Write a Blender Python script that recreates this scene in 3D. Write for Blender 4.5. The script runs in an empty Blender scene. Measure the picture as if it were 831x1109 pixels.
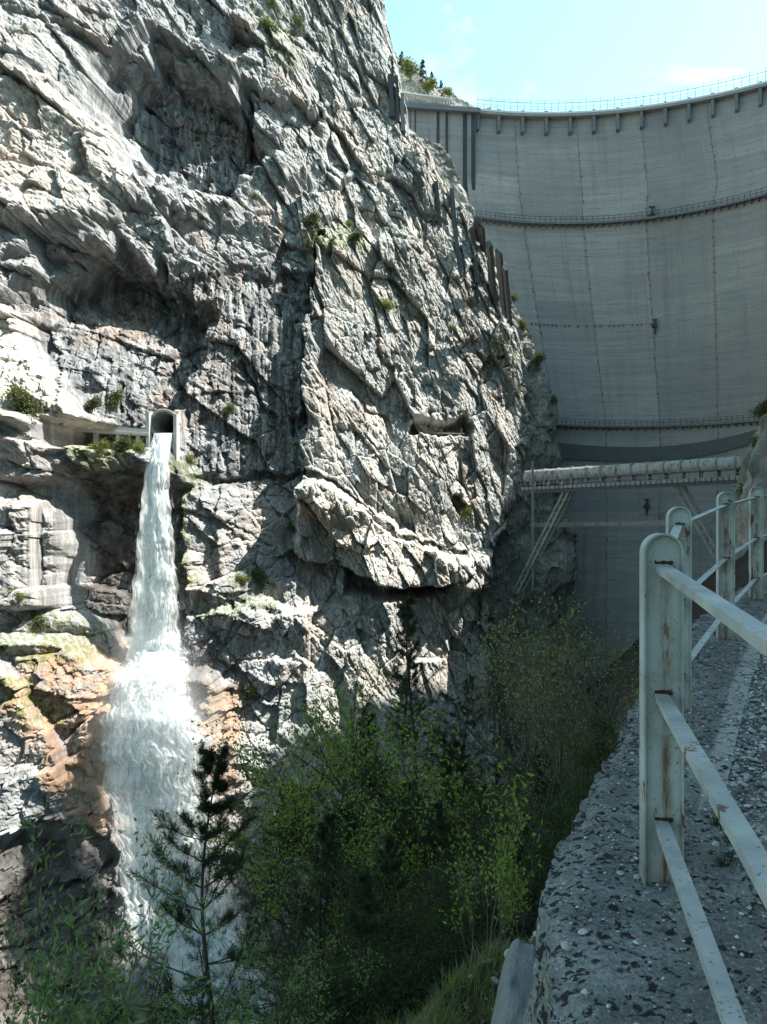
import bpy, math, random
import numpy as np
from mathutils import Vector

random.seed(7)
F = 900.0; CX = 415.5; CY = 554.5            # focal length and centre of the view, photo pixels
SC = bpy.context.scene
COL = SC.collection
R = math.radians

# ------------------------------------------------------------------ helpers
def W(px, py, y):
    return Vector(((px - CX) / F * y, y, (CY - py) / F * y))

def tag(o, label=None, cat=None, group=None, kind=None):
    if label: o['label'] = label
    if cat: o['category'] = cat
    if group: o['group'] = group
    if kind: o['kind'] = kind
    return o

def empty(name, loc, label, cat, group=None, rz=0.0):
    o = bpy.data.objects.new(name, None)
    COL.objects.link(o)
    o.location = loc
    o.rotation_euler = (0, 0, rz)
    o.empty_display_size = 0.3
    return tag(o, label, cat, group)

def mesh_np(name, V, Fc, mat, parent=None, smooth=False, attrs=None, uv=None):
    """V (n,3), Fc (m,k) arrays -> linked object (coordinates in the parent's space)"""
    V = np.asarray(V, dtype=np.float32); Fc = np.asarray(Fc, dtype=np.int32)
    me = bpy.data.meshes.new(name)
    n, m, k = len(V), len(Fc), Fc.shape[1]
    me.vertices.add(n); me.vertices.foreach_set('co', V.ravel())
    me.loops.add(m * k); me.loops.foreach_set('vertex_index', Fc.ravel())
    me.polygons.add(m)
    me.polygons.foreach_set('loop_start', np.arange(0, m * k, k, dtype=np.int32))
    try: me.polygons.foreach_set('loop_total', np.full(m, k, dtype=np.int32))
    except Exception: pass
    me.update(calc_edges=True)
    me.polygons.foreach_set('use_smooth', np.full(m, smooth, dtype=bool))
    if attrs:
        for an, av in attrs.items():
            a = me.attributes.new(an, 'FLOAT', 'POINT')
            a.data.foreach_set('value', np.asarray(av, dtype=np.float32).ravel())
    if uv is not None:
        l = me.uv_layers.new(name='UVMap')
        l.data.foreach_set('uv', np.asarray(uv, dtype=np.float32)[Fc.ravel()].ravel())
    me.materials.append(mat)
    me.validate()
    o = bpy.data.objects.new(name, me)
    COL.objects.link(o)
    if parent: o.parent = parent
    return o

class MB:
    """collects boxes, bars, tubes, prisms; build() links them as one mesh"""
    def __init__(s): s.v = []; s.f = []
    def add(s, vs, fs):
        b = len(s.v); s.v += [tuple(v) for v in vs]; s.f += [tuple(i + b for i in f) for f in fs]
    def box(s, c, size, rz=0.0, taper=1.0):
        cx, cy, cz = c; a, b, h = size[0] / 2, size[1] / 2, size[2] / 2
        vs = []
        for z, t in ((-h, 1), (h, taper)):
            for x, y in ((-a, -b), (a, -b), (a, b), (-a, b)):
                X, Y = x * t, y * t
                vs.append((cx + X * math.cos(rz) - Y * math.sin(rz), cy + X * math.sin(rz) + Y * math.cos(rz), cz + z))
        s.add(vs, [(0, 3, 2, 1), (4, 5, 6, 7), (0, 1, 5, 4), (1, 2, 6, 5), (2, 3, 7, 6), (3, 0, 4, 7)])
    def bar(s, p, q, w, h, up=(0, 0, 1)):
        p = Vector(p); q = Vector(q); d = (q - p).normalized(); u = Vector(up)
        if abs(d.dot(u)) > .98: u = Vector((1, 0, 0))
        r = d.cross(u).normalized(); u = r.cross(d).normalized()
        vs = []
        for e in (p, q):
            for a, b in ((-1, -1), (1, -1), (1, 1), (-1, 1)):
                vs.append(e + r * a * w / 2 + u * b * h / 2)
        s.add(vs, [(0, 1, 2, 3), (7, 6, 5, 4), (0, 4, 5, 1), (1, 5, 6, 2), (2, 6, 7, 3), (3, 7, 4, 0)])
    def tube(s, pts, rad, n=8, cap=True):
        pts = [Vector(p) for p in pts]
        if not hasattr(rad, '__len__'): rad = [rad] * len(pts)
        vs = []; fs = []
        for i, p in enumerate(pts):
            d = (pts[min(i + 1, len(pts) - 1)] - pts[max(i - 1, 0)]).normalized()
            u = Vector((0, 0, 1)) if abs(d.z) < .9 else Vector((1, 0, 0))
            a = d.cross(u).normalized(); b = a.cross(d)
            for k in range(n):
                t = 2 * math.pi * k / n
                vs.append(p + (a * math.cos(t) + b * math.sin(t)) * rad[i])
        for i in range(len(pts) - 1):
            for k in range(n):
                fs.append((i * n + k, i * n + (k + 1) % n, (i + 1) * n + (k + 1) % n, (i + 1) * n + k))
        if cap:
            fs.append(tuple(range(n))[::-1]); fs.append(tuple((len(pts) - 1) * n + k for k in range(n)))
        s.add(vs, fs)
    def build(s, name, mat, parent=None, smooth=False, bevel=0):
        me = bpy.data.meshes.new(name)
        me.from_pydata(s.v, [], s.f); me.update()
        if smooth: me.polygons.foreach_set('use_smooth', np.full(len(me.polygons), True))
        me.materials.append(mat)
        o = bpy.data.objects.new(name, me); COL.objects.link(o)
        if parent: o.parent = parent
        if bevel:
            m = o.modifiers.new('bevel', 'BEVEL'); m.width = bevel; m.segments = 2; m.limit_method = 'ANGLE'
        return o

def grid_faces(nu, nv):
    i = np.arange(nu - 1)[:, None]; j = np.arange(nv - 1)[None, :]
    a = (i * nv + j).ravel()
    return np.stack([a, a + nv, a + nv + 1, a + 1], 1)

# ------------------------------------------------------------------ numpy noise
def h2(ix, iy, seed):
    ix = ix.astype(np.int64); iy = iy.astype(np.int64)
    h = (ix * 374761393 + iy * 668265263 + seed * 974634777) & 0xffffffff
    h = ((h ^ (h >> 13)) * 1274126177) & 0xffffffff
    h = ((h ^ (h >> 16)) * 2246822519) & 0xffffffff
    h = h ^ (h >> 15)
    return (h & 0xffffff) / float(0x1000000)

def gn(x, y, seed=0):
    x0 = np.floor(x); y0 = np.floor(y); fx = x - x0; fy = y - y0
    u = fx * fx * fx * (fx * (fx * 6 - 15) + 10); v = fy * fy * fy * (fy * (fy * 6 - 15) + 10)
    def g(dx, dy):
        a = h2(x0 + dx, y0 + dy, seed) * 2 * np.pi
        return np.cos(a) * (fx - dx) + np.sin(a) * (fy - dy)
    a = g(0, 0); b = g(1, 0); c = g(0, 1); d = g(1, 1)
    return (a + (b - a) * u + (c - a) * v + (a - b - c + d) * u * v) * 1.5

def fbm(x, y, o=4, seed=0, gain=.5):
    t = 0; a = 1.0; f = 1.0
    for k in range(o):
        t = t + a * gn(x * f + 13.7 * k, y * f - 7.1 * k, seed + k); a *= gain; f *= 2.03
    return t

def facet(x, y, seed=0, jit=.9):
    """broken rock: every cell of a jittered lattice is its own tilted plane. Returns (height, F2-F1)"""
    x0 = np.floor(x); y0 = np.floor(y)
    best = np.full(x.shape, 9e9); sec = np.full(x.shape, 9e9); val = np.zeros(x.shape)
    for dx in (-1, 0, 1):
        for dy in (-1, 0, 1):
            cx = x0 + dx; cy = y0 + dy
            px = cx + .5 + jit * (h2(cx, cy, seed) - .5); py = cy + .5 + jit * (h2(cx, cy, seed + 1) - .5)
            d = (x - px) ** 2 + (y - py) ** 2
            hh = (h2(cx, cy, seed + 2) - .5) + (h2(cx, cy, seed + 3) - .5) * 1.7 * (x - px) + (h2(cx, cy, seed + 4) - .5) * 1.7 * (y - py)
            m = d < best
            sec = np.where(m, best, np.minimum(sec, d))
            val = np.where(m, hh, val); best = np.where(m, d, best)
    return val, np.sqrt(sec) - np.sqrt(best)

def sst(a, b, x):
    t = np.clip((x - a) / (b - a), 0, 1); return t * t * (3 - 2 * t)

# ------------------------------------------------------------------ materials
def new_mat(name):
    m = bpy.data.materials.new(name); m.use_nodes = True
    nt = m.node_tree; nt.nodes.clear()
    return m, nt

class NT:
    def __init__(s, nt): s.nt = nt
    def n(s, typ, **kw):
        x = s.nt.nodes.new(typ)
        ins = kw.pop('ins', {})
        for k, v in kw.items(): setattr(x, k, v)
        for k, v in ins.items():
            if hasattr(v, 'node') or isinstance(v, bpy.types.NodeSocket): s.nt.links.new(v, x.inputs[k])
            else: x.inputs[k].default_value = v
        return x
    def coord(s, kind='Object'): return s.n('ShaderNodeTexCoord').outputs[kind]
    def mapping(s, v, scale=(1, 1, 1), rot=(0, 0, 0), loc=(0, 0, 0)):
        return s.n('ShaderNodeMapping', ins={'Vector': v, 'Scale': scale, 'Rotation': rot, 'Location': loc}).outputs[0]
    def noise(s, v, scale=1, detail=4, rough=.55, dist=0):
        return s.n('ShaderNodeTexNoise', ins={'Vector': v, 'Scale': scale, 'Detail': detail, 'Roughness': rough, 'Distortion': dist}).outputs['Fac']
    def voro(s, v, scale=1, feature='F1', out='Distance', rnd=1):
        return s.n('ShaderNodeTexVoronoi', feature=feature, ins={'Vector': v, 'Scale': scale, 'Randomness': rnd}).outputs[out]
    def ramp(s, f, stops, interp='LINEAR'):
        r = s.n('ShaderNodeValToRGB', ins={'Fac': f}); cr = r.color_ramp; cr.interpolation = interp
        while len(cr.elements) < len(stops): cr.elements.new(.5)
        for e, (p, c) in zip(cr.elements, stops):
            e.position = p; e.color = (c[0], c[1], c[2], 1) if hasattr(c, '__len__') else (c, c, c, 1)
        return r.outputs[0]
    def mix(s, f, a, b, typ='MIX'):
        x = s.n('ShaderNodeMix', data_type='RGBA', blend_type=typ)
        for i, v in ((0, f), (6, a), (7, b)):
            if isinstance(v, bpy.types.NodeSocket): s.nt.links.new(v, x.inputs[i])
            elif i == 0: x.inputs[0].default_value = v
            else: x.inputs[i].default_value = (v[0], v[1], v[2], 1)
        return x.outputs[2]
    def math(s, op, a, b=None, c=None, clamp=False):
        x = s.n('ShaderNodeMath', operation=op, use_clamp=clamp)
        for i, v in enumerate((a, b, c)):
            if v is None: continue
            if isinstance(v, bpy.types.NodeSocket): s.nt.links.new(v, x.inputs[i])
            else: x.inputs[i].default_value = v
        return x.outputs[0]
    def attr(s, name): return s.n('ShaderNodeAttribute', attribute_name=name).outputs['Fac']
    def sepxyz(s, v): return s.n('ShaderNodeSeparateXYZ', ins={0: v}).outputs
    def bump(s, h, strength=.5, dist=.1, normal=None):
        ins = {'Height': h, 'Strength': strength, 'Distance': dist}
        if normal is not None: ins['Normal'] = normal
        return s.n('ShaderNodeBump', ins=ins).outputs[0]
    def out(s, col, rough=.9, normal=None, metal=0, spec=.3, disp=None):
        ins = {'Base Color': col if isinstance(col, bpy.types.NodeSocket) else (*col, 1), 'Roughness': rough, 'Metallic': metal, 'Specular IOR Level': spec}
        if normal is not None: ins['Normal'] = normal
        b = s.n('ShaderNodeBsdfPrincipled', ins=ins)
        s.n('ShaderNodeOutputMaterial', ins={'Surface': b.outputs[0]})
        return b

def mat_rock(name, base=(.50, .51, .50), dark=(.27, .28, .285), fine=1.0):
    m, nt = new_mat(name); N = NT(nt); co = N.coord()
    n1 = N.noise(co, .10, 6, .6, .6)
    n2 = N.noise(N.mapping(co, (1, 1, .45)), .8 * fine, 8, .72, .5)
    n3 = N.noise(co, 6 * fine, 6, .75)
    stre = N.noise(N.mapping(co, (1, 1, .09)), .9, 6, .65, .8)
    c = N.mix(N.ramp(n2, [(.3, 0), (.62, 1)]), dark, base)
    c = N.mix(N.ramp(n1, [(.42, 0), (.68, 1)]), c, (.53, .52, .50))
    c = N.mix(N.math('MULTIPLY', N.ramp(n3, [(.40, 1), (.52, 0)]), .65), c, (.11, .115, .125))
    lic = N.noise(N.mapping(co, (1, 1, .5)), .35, 8, .75, 1.2)
    c = N.mix(N.math('MULTIPLY', N.ramp(lic, [(.50, 0), (.60, 1)]), .45), c, (.20, .215, .24))
    red = N.math('MULTIPLY', N.attr('warm'), N.ramp(N.noise(co, .5, 6, .7, 1.0), [(.32, .1), (.55, 1)]))
    c = N.mix(red, c, N.mix(N.noise(co, 1.3, 4), (.40, .20, .09), (.48, .33, .22)))
    pale = N.math('MULTIPLY', N.attr('pale'), N.ramp(N.noise(co, .7, 6, .7), [(.3, .2), (.6, 1)]))
    c = N.mix(pale, c, (.66, .61, .54))
    dk = N.math('MULTIPLY', N.attr('streak'), N.ramp(stre, [(.40, 0), (.56, 1)]))
    c = N.mix(N.math('MULTIPLY', dk, .8), c, (.085, .088, .095))
    wet_shade = N.math('MULTIPLY', N.attr('wet_shade'), N.ramp(N.noise(co, .6, 5, .7), [(.25, .4), (.6, 1)]))
    c = N.mix(wet_shade, c, (.055, .043, .036))
    mo = N.math('MULTIPLY', N.attr('moss'), N.ramp(N.noise(co, 1.6, 6, .7), [(.45, 0), (.56, 1)]))
    c = N.mix(mo, c, N.mix(N.noise(co, 3.0, 3), (.05, .09, .015), (.19, .20, .05)))
    h = N.math('ADD', N.math('MULTIPLY', n2, 1.2), N.math('MULTIPLY', n3, .35))
    nb = N.bump(h, .7, .16)
    N.out(c, .88, nb, spec=.25)
    return m

def mat_simple(name, col, rough=.8, var=.25, scale=3.0, bump=.02, metal=0, spec=.3):
    m, nt = new_mat(name); N = NT(nt); co = N.coord()
    n = N.noise(co, scale, 6, .65)
    a = [x * (1 - var) for x in col]; b = [min(1, x * (1 + var)) for x in col]
    c = N.mix(n, a, b)
    N.out(c, rough, N.bump(N.noise(co, scale * 5, 5, .7), .5, bump) if bump else None, metal, spec)
    return m

def mat_leaf(name, c1, c2, trans=.35, scale=2.5):
    m, nt = new_mat(name); N = NT(nt); co = N.coord()
    r = N.n('ShaderNodeNewGeometry').outputs['Random Per Island']
    f = N.math('ADD', N.math('MULTIPLY', r, .6), N.math('MULTIPLY', N.noise(co, scale, 3), .5), clamp=True)
    c = N.mix(f, c1, c2)
    d = N.n('ShaderNodeBsdfPrincipled', ins={'Base Color': c, 'Roughness': .6, 'Specular IOR Level': .25})
    t = N.n('ShaderNodeBsdfTranslucent', ins={'Color': N.mix(.4, c, (.20, .25, .03))})
    mx = N.n('ShaderNodeMixShader', ins={0: trans, 1: d.outputs[0], 2: t.outputs[0]})
    N.n('ShaderNodeOutputMaterial', ins={'Surface': mx.outputs[0]})
    return m

def mat_dam():
    m, nt = new_mat('dam_concrete'); N = NT(nt)
    uv = N.coord('UV'); x, y, _ = N.sepxyz(uv)          # metres along the arc / metres up
    co = N.coord()
    big = N.noise(N.mapping(uv, (.03, .05, 1)), 1, 5, .6)
    mid = N.noise(N.mapping(uv, (.10, 1.0, 1)), 1, 6, .7)
    fin = N.noise(N.mapping(uv, (3, 3, 1)), 1, 6, .75)
    # every monolith between two joints has its own tone, every lift too
    blk = N.n('ShaderNodeTexWhiteNoise', noise_dimensions='2D', ins={'Vector': N.n('ShaderNodeCombineXYZ', ins={0: N.math('FLOOR', N.math('DIVIDE', N.math('ADD', x, 4.0), 12.0)), 1: N.math('FLOOR', N.math('DIVIDE', y, 9.0))}).outputs[0]}).outputs[0]
    lift = N.n('ShaderNodeTexWhiteNoise', noise_dimensions='2D', ins={'Vector': N.n('ShaderNodeCombineXYZ', ins={0: N.math('FLOOR', N.math('DIVIDE', N.math('ADD', x, 4.0), 12.0)), 1: N.math('FLOOR', N.math('DIVIDE', y, 1.5))}).outputs[0]}).outputs[0]
    c = N.mix(N.ramp(big, [(.3, 0), (.7, 1)]), (.37, .355, .33), (.54, .52, .485))
    c = N.mix(N.math('MULTIPLY', blk, .35), c, (.22, .23, .235))
    col_ = N.n('ShaderNodeTexWhiteNoise', noise_dimensions='1D', ins={'W': N.math('FLOOR', N.math('DIVIDE', N.math('ADD', x, 4.0), 12.0))}).outputs[0]
    c = N.mix(N.math('MULTIPLY', col_, .30), c, (.19, .20, .205))
    c = N.mix(N.math('MULTIPLY', lift, .26), c, (.21, .22, .225))
    c = N.mix(N.math('MULTIPLY', N.ramp(mid, [(.35, 1), (.6, 0)]), .35), c, (.17, .18, .185))
    c = N.mix(N.math('MULTIPLY', N.ramp(fin, [(.30, 1), (.5, 0)]), .6), c, (.13, .135, .14))
    c = N.mix(N.math('MULTIPLY', N.ramp(fin, [(.62, 0), (.72, 1)]), .5), c, (.55, .55, .54))
    # lift lines, broken up
    ly = N.math('ABSOLUTE', N.math('SUBTRACT', N.math('FRACT', N.math('DIVIDE', y, 1.5)), .5))
    ll = N.math('MULTIPLY', N.math('LESS_THAN', ly, .045), N.ramp(N.noise(N.mapping(uv, (.3, .7, 1)), 1, 4, .7), [(.44, 0), (.6, 1)]))
    c = N.mix(N.math('MULTIPLY', ll, .55), c, (.11, .115, .12))
    # vertical joints with leached, dotted edges
    jx = N.math('ABSOLUTE', N.math('SUBTRACT', N.math('FRACT', N.math('DIVIDE', N.math('ADD', x, 4.0), 12.0)), .5))
    jx2 = N.math('SUBTRACT', .5, jx)
    jl = N.math('LESS_THAN', jx2, .009)
    jd = N.math('MULTIPLY', N.math('LESS_THAN', jx2, .026), N.math('GREATER_THAN', N.noise(N.mapping(uv, (2.2, 1.1, 1)), 1, 2), .60))
    c = N.mix(N.math('MULTIPLY', jl, .5), c, (.12, .12, .125))
    c = N.mix(N.math('MULTIPLY', jd, .75), c, (.06, .06, .065))
    # long vertical washes
    w = N.noise(N.mapping(uv, (.55, .03, 1)), 1, 5, .7)
    c = N.mix(N.math('MULTIPLY', N.ramp(w, [(.50, 0), (.68, 1)]), .36), c, (.16, .16, .155))
    w2 = N.noise(N.mapping(uv, (1.3, .06, 1), loc=(7, 3, 0)), 1, 6, .7)
    c = N.mix(N.math('MULTIPLY', N.ramp(w2, [(.60, 0), (.72, 1)]), .35), c, (.50, .50, .47))
    # darker wall towards the top rim, broken up
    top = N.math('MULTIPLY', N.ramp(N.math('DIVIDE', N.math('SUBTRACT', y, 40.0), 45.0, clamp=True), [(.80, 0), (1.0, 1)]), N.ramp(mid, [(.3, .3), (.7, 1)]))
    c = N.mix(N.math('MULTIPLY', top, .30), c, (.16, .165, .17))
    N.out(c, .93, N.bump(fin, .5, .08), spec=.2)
    return m

def mat_conc_walk():
    m, nt = new_mat('pitted_concrete'); N = NT(nt); co = N.coord()
    n = N.noise(co, 3, 8, .72); f = N.noise(co, 60, 6, .8); g = N.noise(co, 180, 3, .7)
    c = N.mix(N.ramp(n, [(.34, 0), (.64, 1)]), (.08, .082, .078), (.27, .27, .255))
    c = N.mix(N.math('MULTIPLY', N.ramp(f, [(.38, 1), (.52, 0)]), .75), c, (.06, .062, .062))
    c = N.mix(N.math('MULTIPLY', N.ramp(f, [(.58, 0), (.68, 1)]), .75), c, (.62, .63, .62))
    c = N.mix(N.math('MULTIPLY', N.ramp(g, [(.62, 0), (.72, 1)]), .6), c, (.6, .6, .6))
    wco = N.n('ShaderNodeVectorMath', operation='ADD', ins={0: co, 1: N.n('ShaderNodeVectorMath', operation='SCALE', ins={0: N.n('ShaderNodeTexNoise', ins={'Vector': co, 'Scale': 22, 'Detail': 3}).outputs['Color'], 'Scale': .045}).outputs[0]}).outputs[0]
    def spots(scale, lo, hi, gate):
        v = N.voro(wco, scale)
        cell = N.voro(wco, scale, out='Color')
        g2 = N.math('GREATER_THAN', N.sepxyz(cell)[0], gate)
        sz = N.math('MULTIPLY', N.sepxyz(cell)[1], .22)
        return N.math('MULTIPLY', N.ramp(N.math('ADD', v, sz), [(lo, 1), (hi, 0)]), g2)
    s1 = spots(11, .22, .30, .30); s2 = spots(24, .26, .36, .35)
    s3 = N.ramp(N.math('ADD', N.noise(co, 24, 5, .62, .4), N.math('MULTIPLY', N.math('SUBTRACT', N.attr('lichen'), .5), .10)), [(.55, 0), (.575, 1)])
    c = N.mix(N.math('MULTIPLY', N.attr('kerb'), .6), c, (.42, .42, .40))
    s = N.math('MAXIMUM', N.math('MAXIMUM', s1, s2), s3)
    c = N.mix(N.math('MULTIPLY', s, .93), c, (.012, .012, .013))
    hgt = N.math('SUBTRACT', N.math('ADD', N.math('MULTIPLY', f, .35), N.math('MULTIPLY', n, .5)), N.math('MULTIPLY', s, .5))
    N.out(c, .93, N.bump(hgt, .8, .02), spec=.2)
    return m

def mat_gravel():
    m, nt = new_mat('gravel'); N = NT(nt); co = N.coord()
    c0 = N.sepxyz(N.voro(co, 55, out='Color'))[0]; d = N.voro(co, 55)
    n = N.noise(co, 2.2, 5, .6)
    c = N.mix(c0, (.11, .11, .105), (.42, .42, .40))
    c = N.mix(N.ramp(n, [(.40, 0), (.6, .6)]), c, (.10, .085, .06))
    c = N.mix(N.ramp(d, [(.45, 0), (.8, .9)]), c, (.03, .03, .03))
    N.out(c, .95, N.bump(N.math('SUBTRACT', N.math('MULTIPLY', n, .3), d), 1, .012), spec=.2)
    return m

def mat_railpaint():
    m, nt = new_mat('pale_grey_green_paint'); N = NT(nt); co = N.coord()
    n = N.noise(co, 4, 6, .65); f = N.noise(co, 70, 5, .75)
    c = N.mix(N.ramp(n, [(.3, 0), (.65, 1)]), (.22, .24, .23), (.41, .43, .415))
    chip = N.ramp(f, [(.62, 0), (.64, 1)])
    r2 = N.ramp(N.noise(N.mapping(co, (3, 3, 1.0)), 3.2, 7, .72), [(.605, 0), (.625, 1)])
    x, y, z = N.sepxyz(co)
    rustm = N.math('MULTIPLY', N.attr('rust'), N.math('MULTIPLY', N.ramp(N.noise(N.mapping(co, (40, 40, 5)), 1, 7, .8, 1.0), [(.42, 0), (.54, 1)]), N.ramp(N.noise(N.mapping(co, (8, 8, 6)), 1, 4, .6), [(.38, .15), (.55, 1)])))
    stain = N.math('MULTIPLY', N.attr('rust'), .30)
    c = N.mix(stain, c, (.30, .22, .13))
    rust = N.math('MAXIMUM', N.math('MAXIMUM', rustm, r2), chip)
    rc = N.mix(N.noise(co, 40, 4, .7), (.05, .018, .01), (.19, .07, .03))
    c = N.mix(rust, c, rc)
    N.out(c, .5, N.bump(N.math('SUBTRACT', N.math('MULTIPLY', f, .3), rust), .5, .003), spec=.4)
    return m

def mat_steel_pale(name, col, rustamt=.5):
    m, nt = new_mat(name); N = NT(nt); co = N.coord()
    st = N.noise(N.mapping(co, (1, 1, .35)), 1.6, 7, .75, .5)
    c = N.mix(N.noise(co, .8, 5), [v * .75 for v in col], col)
    c = N.mix(N.math('MULTIPLY', N.ramp(st, [(.5, 0), (.62, 1)]), rustamt), c, (.07, .05, .04))
    N.out(c, .6, None, spec=.4)
    return m

def mat_water():
    m, nt = new_mat('falling_water'); N = NT(nt)
    uv = N.coord('UV'); co = N.coord()
    u, v, _ = N.sepxyz(uv)
    st = N.noise(N.mapping(co, (2.4, 2.4, .22)), 1.0, 8, .68, .8)
    st2 = N.noise(N.mapping(co, (1, 1, .5)), .5, 6, .65, .8)
    # thin toward the sides of the sheet
    edge = N.math('MULTIPLY', N.math('MULTIPLY', u, N.math('SUBTRACT', 1.0, u)), 4.0)
    dens = N.attr('dens')
    a = N.math('ADD', N.math('MULTIPLY', N.math('SUBTRACT', st, .5), 2.8), N.math('MULTIPLY', N.math('SUBTRACT', st2, .5), 1.6))
    a = N.math('ADD', a, N.math('SUBTRACT', N.math('MULTIPLY', N.math('POWER', edge, .6), 1.7), 1.15))
    a = N.math('ADD', a, dens, clamp=True)
    c = N.mix(N.ramp(st, [(.35, 0), (.62, 1)]), (.88, .94, .95), (.985, .99, .99))
    p = N.n('ShaderNodeBsdfPrincipled', ins={'Base Color': c, 'Roughness': .7, 'Specular IOR Level': .2, 'Normal': N.bump(N.math('ADD', st, st2), .5, .4)})
    t = N.n('ShaderNodeBsdfTranslucent', ins={'Color': (.9, .95, .95, 1)})
    mx = N.n('ShaderNodeMixShader', ins={0: .45, 1: p.outputs[0], 2: t.outputs[0]})
    tr = N.n('ShaderNodeBsdfTransparent')
    m2 = N.n('ShaderNodeMixShader', ins={0: a, 1: tr.outputs[0], 2: mx.outputs[0]})
    N.n('ShaderNodeOutputMaterial', ins={'Surface': m2.outputs[0]})
    return m

M_ROCK = mat_rock('limestone')
M_ROCKD = mat_rock('shade_toned_limestone_with_lichen', (.17, .18, .17), (.07, .075, .07))  # darker copy of the limestone, the flank's shade put into its colour
M_DAM = mat_dam()
M_CONC = mat_simple('old_concrete', (.30, .30, .285), .92, .35, .8, .05)
M_CONCD = mat_simple('weathered_dark_concrete', (.17, .18, .19), .92, .4, 1.2, .05)
M_CONCR = mat_simple('shade_toned_rib_concrete', (.085, .09, .09), .95, .55, 1.6, .08)  # rib colour darkened to carry the shade on their front faces
M_CONCB = mat_simple('pale_portal_concrete', (.46, .45, .42), .9, .3, 1.5, .04)
M_WHITE = mat_simple('white_coping', (.72, .73, .72), .8, .12, 1.0, 0)
M_IRON = mat_simple('dark_iron', (.05, .065, .07), .6, .3, 3, 0)
M_IRONB = mat_simple('blue_grey_railing_iron', (.13, .22, .26), .6, .3, 3, 0)
M_LATT = mat_steel_pale('pale_green_lattice', (.34, .42, .37), .6)
M_STEEL = mat_steel_pale('pale_bridge_steel', (.24, .26, .26), .6)
M_PIPE = mat_steel_pale('stained_white_pipe', (.32, .345, .34), .95)
M_WALK = mat_conc_walk()
M_GRAV = mat_gravel()
M_PAINT = mat_railpaint()
M_WATER = mat_water()
M_RUST = mat_simple('brown_rust', (.06, .025, .014), .95, .5, 60, .002)
M_BARK = mat_simple('dark_bark', (.055, .045, .036), .95, .5, 6, .03)
M_TWIG = mat_simple('grey_twig_bark', (.085, .075, .06), .9, .4, 5, 0)
M_GREEN = mat_leaf('spring_green_leaves', (.09, .14, .016), (.26, .35, .06), .4)
M_GRCL = mat_leaf('dull_yellow_green_leaves', (.09, .12, .03), (.24, .27, .08), .3)
M_GRCD = mat_leaf('grey_green_leaves', (.05, .065, .03), (.13, .15, .07), .25)
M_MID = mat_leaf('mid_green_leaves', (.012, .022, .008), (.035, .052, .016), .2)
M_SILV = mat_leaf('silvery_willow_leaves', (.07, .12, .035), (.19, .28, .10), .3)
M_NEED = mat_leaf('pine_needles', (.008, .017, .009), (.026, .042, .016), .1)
M_BUD = mat_leaf('olive_buds', (.05, .055, .02), (.27, .27, .10), .25)
M_GRASS = mat_leaf('grass_blades', (.06, .09, .015), (.17, .21, .045), .3)
M_DRY = mat_leaf('dry_grass_blades', (.09, .08, .04), (.20, .18, .10), .2)
M_SOIL = mat_simple('dark_forest_soil', (.022, .02, .015), 1, .5, 2, .1)
M_STONE = mat_simple('grey_stone', (.30, .31, .31), .9, .35, 7, .02)
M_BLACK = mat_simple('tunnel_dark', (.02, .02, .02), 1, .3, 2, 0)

# ------------------------------------------------------------------ sun, sky, camera
SUN_H = Vector((.951, .309)); SUN_EL = R(53)
sd = Vector((SUN_H.x * math.cos(SUN_EL), SUN_H.y * math.cos(SUN_EL), math.sin(SUN_EL)))
sl = bpy.data.lights.new('sun', 'SUN'); sl.energy = 4.6; sl.angle = R(.5); sl.color = (1, .955, .88)
so = bpy.data.objects.new('sun', sl); COL.objects.link(so)
so.rotation_euler = (-sd).to_track_quat('-Z', 'Y').to_euler(); so.location = (60, 40, 200)
w = bpy.data.worlds.new('World'); SC.world = w; w.use_nodes = True
nt = w.node_tree; nt.nodes.clear(); N = NT(nt)
sky = N.n('ShaderNodeTexSky', sky_type='NISHITA'); sky.sun_disc = False
sky.sun_elevation = SUN_EL; sky.sun_rotation = math.atan2(SUN_H.x, SUN_H.y)
sky.air_density = 1.2; sky.dust_density = 1.5; sky.ozone_density = 1.0; sky.altitude = 700
gco = N.coord('Generated')
cl = N.ramp(N.noise(N.mapping(gco, (1, 1, 2.2)), 3.4, 7, .62, .4), [(.55, 0), (.80, 1)])
skc = N.mix(1.0, sky.outputs[0], (.86, 1.05, .86), 'MULTIPLY')
skc = N.mix(N.math('MULTIPLY', cl, .35), skc, (8.0, 8.4, 8.4))
bg = N.n('ShaderNodeBackground', ins={'Color': skc, 'Strength': .15})
N.n('ShaderNodeOutputWorld', ins={'Surface': bg.outputs[0]})
SC.view_settings.view_transform = 'Standard'; SC.view_settings.look = 'None'
SC.view_settings.gamma = 1; SC.view_settings.exposure = 1.40; SC.view_settings.use_curve_mapping = False
cam = bpy.data.cameras.new('camera'); co_ = bpy.data.objects.new('camera', cam); COL.objects.link(co_)
cam.sensor_fit = 'VERTICAL'; cam.sensor_height = 36; cam.lens = F / 1109 * 36
cam.clip_end = 6000; cam.clip_start = .05
co_.rotation_euler = (R(90), 0, 0); SC.camera = co_
SC.cycles.max_bounces = 5; SC.cycles.diffuse_bounces = 3; SC.cycles.transmission_bounces = 3; SC.cycles.volume_bounces = 1; SC.cycles.transparent_max_bounces = 12

# ------------------------------------------------------------------ the great cliff
def ybase(x, z):
    return 75 + (x + 34.6) / .817 + np.where(z > 0, .24 * z, .22 * z)

def solve(px, py):
    y = 110.0
    for _ in range(40):
        x = (px - CX) / F * y; z = (CY - py) / F * y
        y = .6 * y + .4 * float(ybase(np.float64(x), np.float64(z)))
    return (px - CX) / F * y, y, (CY - py) / F * y

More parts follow.
